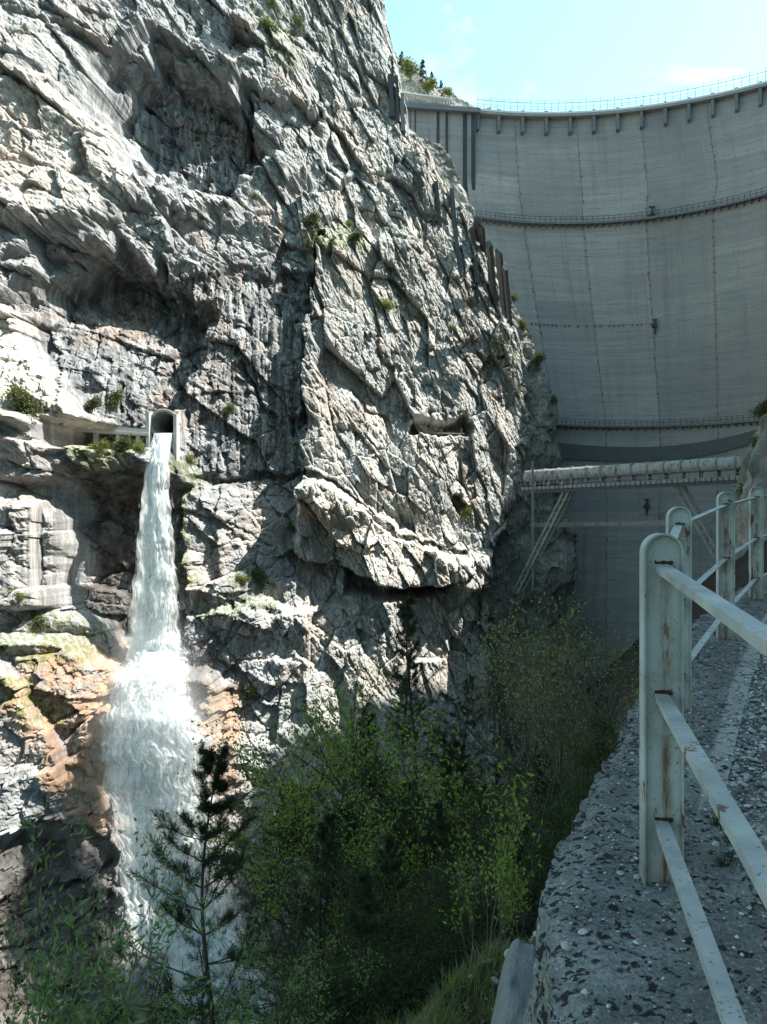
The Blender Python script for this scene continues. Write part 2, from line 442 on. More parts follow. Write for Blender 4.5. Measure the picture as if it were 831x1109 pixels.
nose_px = [(372, -160), (396, -60), (414, 0), (428, 60), (440, 128), (470, 172), (500, 218), (528, 262), (545, 292), (556, 350), (571, 400), (574, 440), (572, 482), (556, 540), (545, 570), (530, 600), (528, 640), (530, 700), (540, 800), (560, 950)]
nz = []; nx = []
for p in nose_px:
    a = solve(*p); nx.append(a[0]); nz.append(a[2])
nz = np.array(nz[::-1]); nx = np.array(nx[::-1])

GX = np.concatenate([np.arange(-62, -40, .35), np.arange(-40, 27.2, .105), np.arange(27.2, 36, .3)])
GZ = np.concatenate([np.arange(-78, -38, .3), np.arange(-38, 93, .155), np.arange(93, 120, 1.0)])
X, Z = np.meshgrid(GX, GZ, indexing='ij')
YB = ybase(X, Z)
PX = CX + F * X / YB; PY = CY - F * Z / YB
S = X * 1.55
# wander of all feature lines
PX2 = PX + 2.5 * fbm(S / 2.5, Z / 2.5, 3, 13); PY2 = PY + 2.5 * fbm(S / 2.5, Z / 2.5, 3, 14)
PXw = PX + 9 * fbm(S / 5, Z / 5, 4, 11); PYw = PY + 9 * fbm(S / 5, Z / 5, 4, 12)

def lip(pts, depth, fade, soft=3.5, xs=12):
    """overhang: below the line the rock is cut back by depth, easing out over fade"""
    p = np.array(pts, float); yl = np.interp(PXw, p[:, 0], p[:, 1])
    d = PYw - yl
    end = sst(p[0, 0] - xs, p[0, 0] + xs, PXw) * (1 - sst(p[-1, 0] - xs, p[-1, 0] + xs, PXw))
    return -depth * sst(0, soft, d) * np.exp(-np.maximum(d, 0) / fade) * end
def ledge(pts, depth, fade, xs=12, soft=8):
    return -lip(pts, depth, fade, soft, xs)
def side(pts, amt, fade, soft=4, ys=15):
    """right of the line the rock stands forward by amt"""
    p = np.array(pts, float); xl = np.interp(PYw, p[:, 1], p[:, 0]); d = PXw - xl
    end = sst(p[0, 1] - ys, p[0, 1] + ys, PYw) * (1 - sst(p[-1, 1] - ys, p[-1, 1] + ys, PYw))
    return amt * sst(0, soft, d) * np.exp(-np.maximum(d, 0) / fade) * end
def ell(cx, cy, rx, ry, rot=0, e0=.8, e1=1.05, warp=True):
    c, s = math.cos(R(rot)), math.sin(R(rot))
    A = (PXw if warp else PX) - cx; B = (PYw if warp else PY) - cy
    r = np.sqrt(((A * c + B * s) / rx) ** 2 + ((-A * s + B * c) / ry) ** 2)
    if warp: r = r + .16 * fbm(S / 8, Z / 7, 3, 55) + .12 * gn(S / 2.2, Z / 3.5, 58)
    return 1 - sst(e0, e1, r)
def gash(pts, wid, depth, warp=True):
    A = PXw if warp is True else PX2 if warp else PX; B = PYw if warp is True else PY2 if warp else PY
    best = np.full(A.shape, 1e9)
    for (x0, y0), (x1, y1) in zip(pts[:-1], pts[1:]):
        dx, dy = x1 - x0, y1 - y0; t = np.clip(((A - x0) * dx + (B - y0) * dy) / (dx * dx + dy * dy), 0, 1)
        best = np.minimum(best, np.hypot(A - x0 - t * dx, B - y0 - t * dy))
    return -depth * (1 - sst(wid * .55, wid * 1.1, best))
def inside(pts, soft=8, warp=True):
    A = PXw if warp is True else PX2 if warp else PX; B = PYw if warp is True else PY2 if warp else PY
    n = len(pts); ins = np.zeros(A.shape, bool); best = np.full(A.shape, 1e9)
    for i in range(n):
        x0, y0 = pts[i]; x1, y1 = pts[(i + 1) % n]; dx, dy = x1 - x0, y1 - y0
        t = np.clip(((A - x0) * dx + (B - y0) * dy) / (dx * dx + dy * dy + 1e-9), 0, 1)
        best = np.minimum(best, np.hypot(A - x0 - t * dx, B - y0 - t * dy))
        c = ((y0 > B) != (y1 > B)) & (A < dx * (B - y0) / (dy + 1e-9) + x0); ins ^= c
    return sst(-soft, soft, np.where(ins, best, -best))

D = np.zeros_like(X)
# broad relief
D += 2.6 * fbm(S / 34, Z / 30, 3, 3)
# 1 upper cave and its long overhanging brow
up = ell(192, 128, 112, 62, 38, .74, 1.06)
D -= up * (4.6 + 3.6 * sst(205, 60, PYw))
D += lip([(95, 62), (125, 38), (170, 28), (215, 52), (250, 92), (272, 150)], 3.4, 55)
D += lip([(262, 88), (300, 104), (345, 122), (372, 142), (395, 182)], 3.6, 30)
D += lip([(10, 8), (60, 18), (120, 45)], 1.8, 22)
D += ell(205, 222, 75, 22, 8, .3, 1.1) * 2.6                 # floor lobe of the cave
D += side([(120, 120), (138, 170), (158, 205)], -2.2, 50, 5)
D += inside([(-80, 70), (60, 100), (120, 150), (158, 205), (140, 240), (60, 255), (-80, 262)], 9) * 2.8
# 2 second alcove, high arch left of the tunnel
al = ell(105, 372, 128, 108, 0, .72, 1.05)
D -= al * (3.5 + 4.5 * sst(430, 285, PYw))
D += lip([(-20, 300), (8, 282), (50, 272), (110, 276), (165, 300), (205, 330)], 2.6, 40)
D -= inside([(170, 300), (250, 282), (338, 300), (328, 400), (332, 512), (205, 516), (190, 430)], 20) * 1.6
D += lip([(200, 300), (255, 285), (330, 296)], 1.2, 30)
# 3 leaning pale slab at the left edge
sl_ = inside([(-160, 250), (-20, 312), (22, 345), (48, 395), (72, 432), (120, 462), (60, 470), (-160, 470)], 7)
D += sl_ * 5.5
D += inside([(-160, 455), (62, 462), (150, 478), (205, 490), (206, 520), (150, 540), (60, 520), (-160, 545)], 7) * 3.6
# 4 crack that bounds the bright right buttress, forward step right of it
D += side([(352, 262), (336, 300), (328, 380), (326, 450), (330, 520), (320, 560)], 4.6, 170, 6)
D += gash([(352, 262), (338, 300), (330, 370), (326, 440), (318, 470)], 5, 2.5)
D += gash([(208, 515), (260, 513), (330, 517)], 4, 2.4)
D += gash([(258, 395), (280, 425), (300, 455)], 4, 1.8)
# 5 great block and slots
D += inside([(322, 530), (350, 518), (420, 562), (490, 606), (545, 595), (538, 640), (492, 634), (430, 636), (375, 620), (318, 602)], 5, 2) * 4.4
D += gash([(332, 512), (356, 520), (392, 548), (425, 577), (470, 592), (502, 600)], 4, 2.6, 2)
D += lip([(300, 600), (345, 606), (378, 618), (430, 634), (488, 630), (528, 604)], 3.0, 14)
UC = -7.0 * inside([(373, 618), (388, 627), (425, 637), (462, 637), (490, 630), (484, 641), (455, 646), (400, 645), (374, 642)], 3.5, 2)
UC = UC - 6.5 * inside([(442, 469), (446, 458), (460, 454), (474, 459), (490, 458), (501, 452), (512, 461), (509, 470), (476, 471.5)], 3, 2)
UC = UC + gash([(494, 541), (503, 553)], 7, 5, 2)
D += lip([(425, 440), (470, 448), (515, 450)], 1.0, 12)
D += gash([(545, 392), (520, 410)], 3.5, 1.5) + gash([(505, 372), (528, 382)], 5, 1.4)
# diagonal slabs on the right buttress
for k, (a, b) in enumerate([((360, 170), (470, 262)), ((395, 235), (520, 340)), ((350, 330), (450, 420)), ((430, 330), (560, 440)), ((345, 400), (430, 470)), ((470, 480), (560, 505)), ((360, 455), (440, 520))]):
    p = [a, ((a[0] + b[0]) / 2 + 6, (a[1] + b[1]) / 2 - 7), b]
    D += lip(p, 1.2, 18, 3, 20)
# 6 left buttress, wet recess, columns, ledges beneath the tunnel
D += inside([(-160, 540), (62, 546), (74, 590), (64, 652), (-160, 656)], 6) * 3.2
D -= inside([(74, 512), (205, 518), (200, 640), (196, 700), (130, 700), (70, 660)], 9) * 3.0
D += lip([(60, 492), (110, 502), (155, 512)], 1.6, 14)
D += side([(196, 512), (200, 560), (198, 650)], 2.2, 30, 5)
D += side([(232, 525), (236, 580), (230, 648)], 1.6, 26, 5)
D += side([(268, 520), (262, 580), (268, 640)], -1.5, 20, 5)
D += ledge([(198, 656), (260, 652), (330, 650), (440, 648)], 3.2, 90)
D += lip([(215, 690), (250, 684), (300, 690)], 1.3, 12)
D += lip([(-60, 652), (60, 656), (130, 672)], 2.2, 12)
D += ledge([(-160, 668), (40, 680), (100, 705), (140, 722), (190, 712), (240, 735)], 4.8, 200)
# rib below left: pale diagonal slab
D += side([(20, 690), (75, 790), (120, 850), (150, 900)], -2.4, 120, 6)
D += lip([(200, 745), (245, 742), (300, 770)], 1.4, 25)
D += lip([(-100, 860), (0, 868), (90, 885), (140, 900)], 2.0, 60)
D += np.where(Z < -18, (-18 - Z) * .15, 0)

# broken rock at many scales; strata dip to the right on the right half, near-vertical on the left
dip = sst(230, 420, PX)
ang = R(8) + dip * R(38)
wx = S + .5 * gn(S / 12, Z / 12, 21) + .12 * gn(S / .8, Z / .8, 23); wz = Z + .5 * gn(S / 12 + 9, Z / 12, 22) + .12 * gn(S / .8, Z / .8, 24)
def rotd(a): return wx * np.cos(a) - wz * np.sin(a), wx * np.sin(a) + wz * np.cos(a)
alc = np.clip(up + al + inside([(170, 290), (340, 290), (330, 516), (190, 516)], 20), 0, 1)   # karst, fluted
amp = 1 - .35 * alc
rough = .75 + .35 * fbm(S / 14, Z / 14, 2, 77)
def strata(an, sd, w_):
    u, v = rotd(R(an)); u2, v2 = rotd(R(an * .6 + 10))
    f1, e1 = facet(u / 13, v / 8, sd + 31); T = 3.0 * f1 * amp - .35 * (1 - sst(0, .05, e1))
    f2, e2 = facet(u / 5.4, v / 2.9, sd + 41); T = T + 1.7 * f2 * amp - .38 * (1 - sst(0, .10, e2)) * amp
    f3, e3 = facet(u / 2.0, v / 1.15, sd + 51); T = T + .66 * f3 * rough - .18 * (1 - sst(0, .12, e3)) * rough
    f4, e4 = facet(u2 / .9, v2 / .6, sd + 61); T = T + .25 * f4 * rough
    rd = 1 - np.abs(gn(u / 8.0, v / 1.5, sd + 91)) * 2; T = T + .38 * np.clip(rd, 0, 1) ** 3 * w_ * sst(-.2, .3, fbm(S / 10, Z / 10, 2, 93))
    rd = 1 - np.abs(gn(u / 3.4, v / .75, sd + 95)) * 2; T = T + .16 * np.clip(rd, 0, 1) ** 3 * w_ * sst(-.25, .3, fbm(S / 6, Z / 6, 2, 94))
    return T
dj = sst(.35, .65, dip + .35 * fbm(S / 9, Z / 9, 3, 99))
D += (1 - dj) * strata(12, 0, .5) + dj * strata(47, 500, 1.0)
f5, e5 = facet(S / .42, Z / .36, 71); D += .13 * f5
D += .10 * fbm(S / .9, Z / .9, 3, 81)
# vertical flutes and draperies in the alcoves
fl = np.abs(gn(S / 1.3 + .4 * gn(S, Z / 5, 5), Z / 9, 97)); D += .9 * alc * (fl - .3)
fl = np.abs(gn(S / .5, Z / 5, 98)); D += .35 * alc * (fl - .3)
# solution holes
hx, _ = facet(S / 3.2, Z / 3.2, 117)
hn = gn(S / 1.7, Z / 1.9, 119); D -= .9 * sst(.42, .62, hn) * (.3 + .7 * alc)

D += UC
# turn the corner of the nose
xn = np.interp(Z, nz, nx) + .5 * fbm(Z / 3.0, Z * 0, 4, 131) + .25
over = np.maximum(X - xn, 0)
rnd = np.maximum(X - (xn - 3.0), 0)
Y = YB - D * (1 - .6 * sst(0, .6, over)) + .16 * rnd ** 2 + over * 9
# keep the rock under the nose's dark flank hollow
# tunnel mouth and seat of the portal
TP = Vector(solve(178, 458)); TP.y -= .5
tun = ell(178, 458, 17, 17, 0, .82, 1.0, warp=False)
seat = inside([(158, 444), (198, 444), (198, 486), (158, 486)], 3, warp=False)
Y = Y * (1 - seat) + (TP.y + .9) * seat
Y = Y + tun * 9
# ledge that carries the inlet walkway
wk = inside([(66, 460), (160, 464), (160, 490), (66, 482)], 6, 2)
Y = Y * (1 - wk) + (TP.y + 2.8 - (X - TP.x) * -.35) * wk - wk * (.7 * facet(S / 2.1, Z / 1.2, 777)[0] + .3 * facet(S / .8, Z / .6, 778)[0] + .5 * gn(S / 3, Z / 2, 779))

# colour masks of the rock
warm = np.clip(.9 * inside([(60, 700), (150, 705), (150, 900), (110, 905), (70, 800), (20, 740)], 14)
               + .95 * inside([(205, 735), (262, 745), (258, 850), (225, 855)], 12) + .35 * ell(95, 330, 50, 45)
               + .35 * inside([(-80, 60), (60, 100), (60, 240), (-80, 250)], 20) + .25 * ell(215, 400, 50, 70)
               + .5 * ell(440, 648, 60, 8) + .5 * ell(350, 560, 60, 12, 35) + .25 * sst(.1, .5, fbm(S / 9, Z / 9, 3, 140)), 0, 1)
pale = np.clip(1.0 * sl_ + .9 * inside([(-80, 70), (60, 100), (120, 150), (158, 205), (140, 230), (60, 250), (-80, 250)], 12) * .8
               + .5 * inside([(-160, 540), (62, 546), (74, 590), (64, 652), (-160, 656)], 8) + .35 * dip * sst(-.1, .4, fbm(S / 7, Z / 7, 3, 150))
               + .5 * inside([(322, 530), (350, 518), (490, 606), (545, 595), (490, 634), (318, 602)], 6), 0, 1)
streak = np.clip(alc * 1.0 + .35 * (1 - dip) + .1 + .5 * inside([(0, 545), (70, 550), (66, 650), (-30, 650)], 8), 0, 1) * (1 - .6 * sl_)
wet_shade = np.clip(1.0 * inside([(84, 500), (158, 505), (152, 700), (105, 690), (85, 640)], 10) + .8 * inside([(196, 680), (232, 700), (225, 760), (205, 760)], 12)
              + .9 * inside([(-60, 880), (140, 905), (160, 1200), (-100, 1200)], 14), 0, 1)  # last patch paints the bottom-left gorge shadow in with the wet
moss = np.clip(.95 * inside([(90, 476), (158, 486), (150, 508), (90, 500)], 5) + .9 * inside([(184, 492), (214, 500), (214, 640), (188, 640)], 6)
               + .8 * inside([(215, 650), (300, 650), (300, 662), (215, 664)], 5) + .75 * ell(60, 690, 60, 28, 20) + .6 * ell(300, 40, 30, 45, -30)
               + .8 * ell(360, 268, 40, 22) + .6 * ell(25, 455, 40, 22) + .6 * ell(420, 330, 22, 14) + .6 * ell(540, 385, 25, 20, 40)
               + .5 * inside([(195, 735), (240, 745), (225, 800), (200, 780)], 8) + .5 * ell(275, 630, 30, 25)
               + .8 * ell(55, 745, 60, 14, 35) + .22 * dip, 0, 1)
V = np.stack([X, Y, Z], -1).reshape(-1, 3)
cliff = mesh_np('cliff', V, grid_faces(len(GX), len(GZ))[:, ::-1], M_ROCK, smooth=False,
                attrs={'warm': warm, 'pale': pale, 'streak': streak, 'wet_shade': wet_shade, 'moss': moss})
tag(cliff, kind='structure')

YC = Y
def cliff_y(x, z):
    i = int(np.clip(np.searchsorted(GX, x), 1, len(GX) - 1)); j = int(np.clip(np.searchsorted(GZ, z), 1, len(GZ) - 1))
    return float(YC[i, j])
def hit(px, py, off=0.0):
    y = 60.0
    while y < 190:
        p = W(px, py, y)
        if p.x < GX[-1] and p.y >= cliff_y(p.x, p.z): break
        y += .12
    return W(px, py, y - off)

# ------------------------------------------------------------------ shaded rock flank by the dam, hill above it
def rockwall(name, ptfun, nu, nv, amp, mat, seed, ext=None, pale_=0, moss_=.3):
    a = np.linspace(0, 1, nu)[:, None] + np.zeros((1, nv)); b = np.zeros((nu, 1)) + np.linspace(0, 1, nv)[None, :]
    P, nrm, sx, sz = ptfun(a, b)
    d = amp * (1.3 * fbm(sx / 14, sz / 14, 3, seed) + .9 * facet(sx / 6, sz / 7, seed + 3)[0] + .5 * facet(sx / 2.2, sz / 2.6, seed + 6)[0] + .28 * facet(sx / .9, sz / 1.0, seed + 9)[0])
    P = P + nrm * d[..., None]
    z = np.zeros(a.size)
    o = mesh_np(name, P.reshape(-1, 3), grid_faces(nu, nv), mat, attrs={'warm': z, 'pale': z + pale_, 'streak': z + .4, 'wet_shade': z, 'moss': z + moss_})
    return tag(o, kind='structure')

fl_px = [(470, 130), (505, 215), (548, 318), (570, 352), (585, 398), (600, 440), (606, 500), (616, 560), (624, 640), (632, 720), (650, 900)]
fz = []; fx = []
for p in fl_px:
    q = W(p[0], p[1], 158); fz.append(q.z); fx.append(q.x)
fz = np.array(fz[::-1]); fx = np.array(fx[::-1])
def flank(a, b):
    z = -75 + b * 145
    xe = np.interp(z, fz, fx)
    # a 0..1: from behind the edge, round it, and back toward the viewer's left
    t = a * 2 - .6
    x = np.where(t < 0, xe + t * 1.0, xe - t * 14)
    y = np.where(t < 0, 158 - t * 25, 158 - t * 9 + 0 * t)
    n = np.stack([np.where(t < 0, 1, .55), np.where(t < 0, -.1, -.8), np.full_like(t, .1)], -1)
    return np.stack([x, y, z], -1), n, t * 16, z
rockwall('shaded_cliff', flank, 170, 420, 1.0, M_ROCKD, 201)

hill_px = [(380, 20), (410, 40), (432, 68), (450, 82), (470, 94), (485, 104), (500, 112), (520, 122)]
def hill(a, b):
    px = 370 + a * 160
    yt = np.interp(px, [p[0] for p in hill_px], [p[1] for p in hill_px])
    dep = 178 + b * 0
    x0 = (px - CX) / F * 196; zt = (CY - yt) / F * 196
    z = zt - (1 - b) * 30 * 1.0; y = 196 - (1 - b) * 14 + np.maximum(b - .85, 0) * 200
    z = np.where(b > .85, zt - (b - .85) * 20, zt - (.85 - b) * 34)
    n = np.stack([x0 * 0 + .2, x0 * 0 - .8, x0 * 0 + .4], -1)
    return np.stack([x0, y, z], -1), n, x0, z
rockwall('hill', hill, 120, 120, .6, M_ROCK, 231, pale_=.3, moss_=.5)

# ------------------------------------------------------------------ right bank: the mountain that shades the camera
def edge_x(y):
    return np.interp(y, [-40, 0, 2.2, 2.87, 3.137, 5.33, 7.4, 9.6, 12, 22, 50, 100, 200], [.30, .42, .468, .55, .643, 1.625, 2.62, 3.95, 5.6, 12.4, 26, 47, 90])
def path_z(y): return np.minimum(-1.483 + .055 * np.asarray(y, float), .4)
def bank(a, b):
    y = -45 + a * 225; z = -75 + b * 240
    spur = np.exp(-((y - 116) / 9) ** 2)
    x0 = edge_x(y) + 4.2 + np.maximum(y - 22, 0) * .02
    lim = np.where(z < 12, .418, np.interp(z, [12, 20], [.42, .485]))
    x0 = np.where(y > 60, x0 * (1 - sst(60, 100, y)) + lim * y * sst(60, 100, y) + 1.0, x0)
    below = np.where(z < -2, (-2 - z) * np.interp(y, [40, 90], [.0, .05]), 0)
    top = np.interp(y, [-45, 20, 60, 116, 126, 132, 143, 158, 180], [120, 120, 118, 118, 122, 139, 131, 114, 96])
    x = x0 + np.where(z > 0, z * .30, 0) - below
    x = np.where(y > 95, np.maximum(x, np.where(z > 14, .49 * y + (z - 14) * .18, x)), x)
    # round the summit away from the gorge
    x = x + np.maximum(z - top, 0) * 3; z2 = np.minimum(z, top + (z - top) * .1)
    z2 = np.where(z > top, top + (z - top) * .08, z)
    n = np.stack([x * 0 - .9, x * 0 - .2, x * 0 + .2], -1)
    # keep the foot calm beside the path
    return np.stack([x, y, z2], -1), n * np.clip(np.interp(y, [0, 30], [.35, 1]), 0, 1)[..., None], y, z
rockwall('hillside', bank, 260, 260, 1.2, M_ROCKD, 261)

# ------------------------------------------------------------------ dam
dz = [-75, -40, 18, 40, 62, 85, 90]
dcx = [50, 50, 50, 44, 38.5, 35, 35]; dcy = [148, 147, 145, 137.5, 130.5, 106, 106]; dr = [26, 27.5, 30, 39.5, 48.5, 74, 74]
def dam_pt(th, z, off=0.0):
    cx, cy, r = np.interp(z, dz, dcx), np.interp(z, dz, dcy), np.interp(z, dz, dr)
    return cx + (r - off) * np.sin(th), cy + (r - off) * np.cos(th)
def th_of_x(x, z):
    cx, r = np.interp(z, dz, dcx), np.interp(z, dz, dr); return math.asin(max(-1, min(1, (x - cx) / r)))
CREST = 85.0
dam = empty('arch_dam', (50, 175, -70), 'tall curved grey concrete arch dam closing the gorge behind the cliff', 'dam')
def loc(o): o.location = Vector((0, 0, 0)) - dam.location; return o
TH0, TH1 = R(-58), R(72)
nu, nv = 220, 180
th = np.linspace(0, 1, nu)[:, None] + np.zeros((1, nv)); zz = np.zeros((nu, 1)) + np.linspace(-72, CREST, nv)[None, :]
t0 = np.interp(zz, [-72, 18, 55, 62, CREST], [R(-75), R(-60), R(-35), R(-24), R(-12.2)])
TH = t0 + (TH1 - t0) * th
xx, yy = dam_pt(TH, zz)
rr = np.interp(zz, dz, dr)
ucx = np.interp(zz, dz, dcx); UA = 55 * np.arcsin(np.clip((xx - 35 - .42 * (ucx - 35)) / (62 - .42 * (55 - np.minimum(rr, 55))), -.995, .995))
uvd = np.stack([UA + 2, zz], -1).reshape(-1, 2)      # joints radial: they fan with the arch
loc(mesh_np('dam_face', np.stack([xx, yy, zz], -1).reshape(-1, 3), grid_faces(nu, nv)[:, ::-1], M_DAM, dam, True, uv=uvd))
# back of the wall, so that it is a solid body
xb, yb = dam_pt(TH, zz, -np.interp(zz, [-72, 85], [14, 4.5]))
loc(mesh_np('upstream_face', np.stack([xb, yb, zz], -1).reshape(-1, 3), grid_faces(nu, nv), M_CONC, dam, True))
def ring(mb, z0, z1, o0, o1, ta, tb, n=120, zc=None):
    """curved slab between radial offsets o0,o1 (towards the viewer positive) and heights z0,z1"""
    vs = []; fs = []
    for i in range(n):
        t = ta + (tb - ta) * i / (n - 1)
        zr = zc if zc is not None else z0
        a = dam_pt(t, zr, o0); b = dam_pt(t, zr, o1)
        vs += [(a[0], a[1], z0), (b[0], b[1], z0), (b[0], b[1], z1), (a[0], a[1], z1)]
    for i in range(n - 1):
        k = i * 4
        for q in range(4): fs.append((k + q, k + (q + 1) % 4, k + 4 + (q + 1) % 4, k + 4 + q))
    fs += [(0, 1, 2, 3), tuple(4 * (n - 1) + q for q in (3, 2, 1, 0))]
    mb.add(vs, fs)
TC = R(-11.9)
m = MB(); ring(m, CREST + .02, CREST + .55, -4.5, 1.5, TC, TH1, zc=CREST); loc(m.build('crest_slab', M_CONC, dam))
m = MB(); ring(m, CREST + .56, CREST + .95, 1.15, 1.56, TC, TH1, zc=CREST); loc(m.build('coping', M_WHITE, dam))
m = MB()
th_ = TC; k = 0
while th_ < TH1:
    x, y = dam_pt(th_, CREST, 1.35)
    m.bar((x, y, CREST + .95), (x, y, CREST + 2.9), .07, .07)
    if k % 2 == 0: m.bar((x, y, CREST + 2.9), (x, y, CREST + 3.9), .05, .05)
    th_ += 1.5 / 74; k += 1
for h, w_ in ((1.5, .05), (2.0, .05), (2.85, .10), (3.4, .03)):
    ring(m, CREST + h, CREST + h + w_, 1.33, 1.38, TC, TH1, zc=CREST)
loc(m.build('crest_railing', M_IRONB, dam))
for px in [517] + [540 + 25.8 * i for i in range(0, 17)]:
    x = (px - CX) / F * 175
    # angle whose projection is px
    lo, hi = R(-17), R(86)
    for _ in range(40):
        mid = (lo + hi) / 2; a = dam_pt(mid, CREST, .7)
        if CX + F * a[0] / a[1] < px: lo = mid
        else: hi = mid
    a = dam_pt(lo, CREST, 0.0); b = dam_pt(lo, CREST, 1.25)
    m = MB()
    tx, ty = math.cos(lo), -math.sin(lo)
    hw = .32
    vs = []
    for s_ in (-hw, hw):
        for (p, z_) in ((a, CREST - 3.7), (b, CREST - 3.3), (b, CREST + 1.3), (a, CREST + 1.3)):
            vs.append((p[0] + tx * s_, p[1] + ty * s_, z_))
    m.add(vs, [(0, 1, 2, 3), (7, 6, 5, 4), (0, 4, 5, 1), (1, 5, 6, 2), (2, 6, 7, 3), (3, 7, 4, 0)])
    loc(m.build('bracket', M_CONCD, dam))
for z0, wd, lab in ((61.6, 1.3, 'upper_gallery'), (17.7, 1.1, 'lower_gallery')):
    ta, tb = (R(-24), TH1) if z0 > 30 else (R(-45), TH1)
    m = MB(); ring(m, z0, z0 + .38, -.1, wd, ta, tb, 160, zc=z0)
    t = ta
    rloc = np.interp(z0, dz, dr)
    while t < tb:
        a = dam_pt(t, z0, .05); b = dam_pt(t, z0, wd * .85)
        m.bar((a[0], a[1], z0 - .5), (b[0], b[1], z0 - .05), .22, .3); t += 1.5 / rloc
    g = loc(m.build('gallery', M_CONCD, dam))
    m = MB(); t = ta
    while t < tb:
        a = dam_pt(t, z0, wd - .08); m.bar((a[0], a[1], z0 + .38), (a[0], a[1], z0 + 1.5), .09, .09); t += 1.15 / rloc
    for h in (.9, 1.45): ring(m, z0 + h, z0 + h + .07, wd - .11, wd - .05, ta, tb, 160, zc=z0)
    m.build('railing', M_IRON, g)
# winch-like gauge box on the upper gallery, and plumb marks lower down
for px, py, s in ((712, 228, .75), (714, 350, .5), (704, 548, .6)):
    z = (CY - py) / F * 172; t = th_of_x((px - CX) / F * 172, z); a = dam_pt(t, z, .5)
    m = MB(); m.tube([(a[0], a[1] - .5, z), (a[0], a[1] + .7, z)], .8 * s, 12); m.box((a[0], a[1] - .2, z + 1.4 * s), (.25, .4, 1.7 * s)); m.box((a[0], a[1] - .2, z + 2.4 * s), (1.7 * s, .4, .25))
    if py > 300: m.box((a[0], a[1] - .1, z - 1.6 * s), (.3, .3, 2.0))
    loc(m.build('gauge_box', M_IRON, dam))
rl = np.interp(39.6, dz, dr); t = R(-40)
while t < R(20):
    if random.random() < .75:
        a = dam_pt(t, 39.6, .12); m = MB(); m.box((a[0], a[1], 39.6 + random.uniform(-.05, .05)), (.38, .3, .28), -t); loc(m.build('anchor_plate', M_CONCD, dam))
    t += .95 / rl
# dark curved band of the perimetral joint
nb_ = 90; vs = []; fs = []
for i in range(nb_):
    px = 590 + i * (860 - 590) / (nb_ - 1)
    f = (px - 690) / 140.0
    yt = 484 - 22 * min(f * f, 1.6) * (1.0 if f > 0 else .55) * 1.0; yb_ = 500 - 25 * min(f * f, 1.6) * (1.0 if f > 0 else .45)
    for py in (yt, yb_):
        z = (CY - py) / F * 172
        lo, hi = R(-58), R(80)
        for _ in range(40):
            mid = (lo + hi) / 2; a = dam_pt(mid, z, .5)
            if CX + F * a[0] / a[1] < px: lo = mid
            else: hi = mid
        a = dam_pt(lo, z, .55); z = (CY - py) / F * a[1]; b = dam_pt(lo, z, -.3)
        vs += [(a[0], a[1], z), (b[0], b[1], z)]
for i in range(nb_ - 1):
    k = i * 4
    fs += [(k, k + 2, k + 6, k + 4), (k + 1, k, k + 4, k + 5), (k + 2, k + 3, k + 7, k + 6)]
m = MB(); m.add(vs, fs); loc(m.build('joint_band', mat_simple('dark_band_concrete', (.11, .12, .125), .95, .35, 1.0, .05), dam))

# left thrust wall with its dark joints
wl = Vector((2.45, 170.6, 0)); wr = Vector((19.6, 176.6, 0)); wd_ = (wr - wl).normalized(); wn = Vector((wd_.y, -wd_.x, 0))
twall = empty('thrust_wall', (11, 172, 30), 'flat grey concrete abutment wall with dark vertical joints left of the dam', 'retaining wall')
def tl(o): o.location = -twall.location; return o
vs = []
for p in (wl, wr, wr - wn * 9, wl - wn * 9):
    vs += [(p.x, p.y, 18), (p.x, p.y, 83.0 if p.x < 12 and p.y < 188 and (p - wl).length < 9.5 else 84.8)]
uvw = np.array([(0, 18), (0, 86), (19.5, 18), (19.5, 86), (0, 18), (0, 86), (19.5, 18), (19.5, 86)], float)
o = mesh_np('wall_face', np.array(vs), np.array([(0, 2, 3, 1), (2, 4, 5, 3), (4, 6, 7, 5), (6, 0, 1, 7), (1, 3, 5, 7)]), M_DAM, twall, uv=uvw); tl(o)
L = (wr - wl).length
M_JOINT = mat_simple('black_joint_stain', (.06, .065, .07), .95, .4, 1.5, 0)
for t, w_, d_ in ((.10, .25, .10), (.24, .25, .10), (.52, .55, .16), (.63, .5, .16), (.18, .12, .06), (.86, .9, .16), (.965, .8, .3)):
    c = wl + wd_ * L * t + wn * d_ / 2
    m = MB(); m.bar((c.x, c.y, 30), (c.x, c.y, 82.6 + 1.9 * t), w_, d_, up=(wn.x, wn.y, 0)); tl(m.build('joint_strip', M_JOINT, twall))
a = wl + wn * .5 - wd_ * .5; b = wr + wn * .5 + wd_ * .6
m = MB(); m.bar((a.x, a.y, 83.1), (b.x, b.y, 85.0), 1.4, .9); tl(m.build('rim_beam', M_CONCD, twall))
pl = empty('crest_parapet', (6, 171, 84), 'white topped pale green lattice parapet on the abutment wall beside the hill', 'parapet')
a = wl + wn * .6 - wd_ * 1.0; b = wl + wn * .6 + wd_ * L * .66
def ll_(o): o.location = -pl.location; return o
m = MB(); m.bar((a.x, a.y, 85.6), (b.x, b.y, 86.1), 1.8, .3); ll_(m.build('coping', M_WHITE, pl))
m = MB()
for i in range(36):
    p = a.lerp(b, i / 35); q = a.lerp(b, min(1, (i + 1) / 35)); zt = 85.6 + .5 * i / 35; zb = 83.5 + 1.1 * i / 35
    m.bar((p.x, p.y, zb), (p.x, p.y, zt - .2), .12, .12)
    if i % 2: m.bar((p.x, p.y, zb), (q.x, q.y, zt - .2), .1, .1)
    else: m.bar((p.x, p.y, zt - .2), (q.x, q.y, zb), .1, .1)
m.bar((a.x, a.y, 84.0), (b.x, b.y, 85.0), .1, .5)
ll_(m.build('lattice', M_LATT, pl))
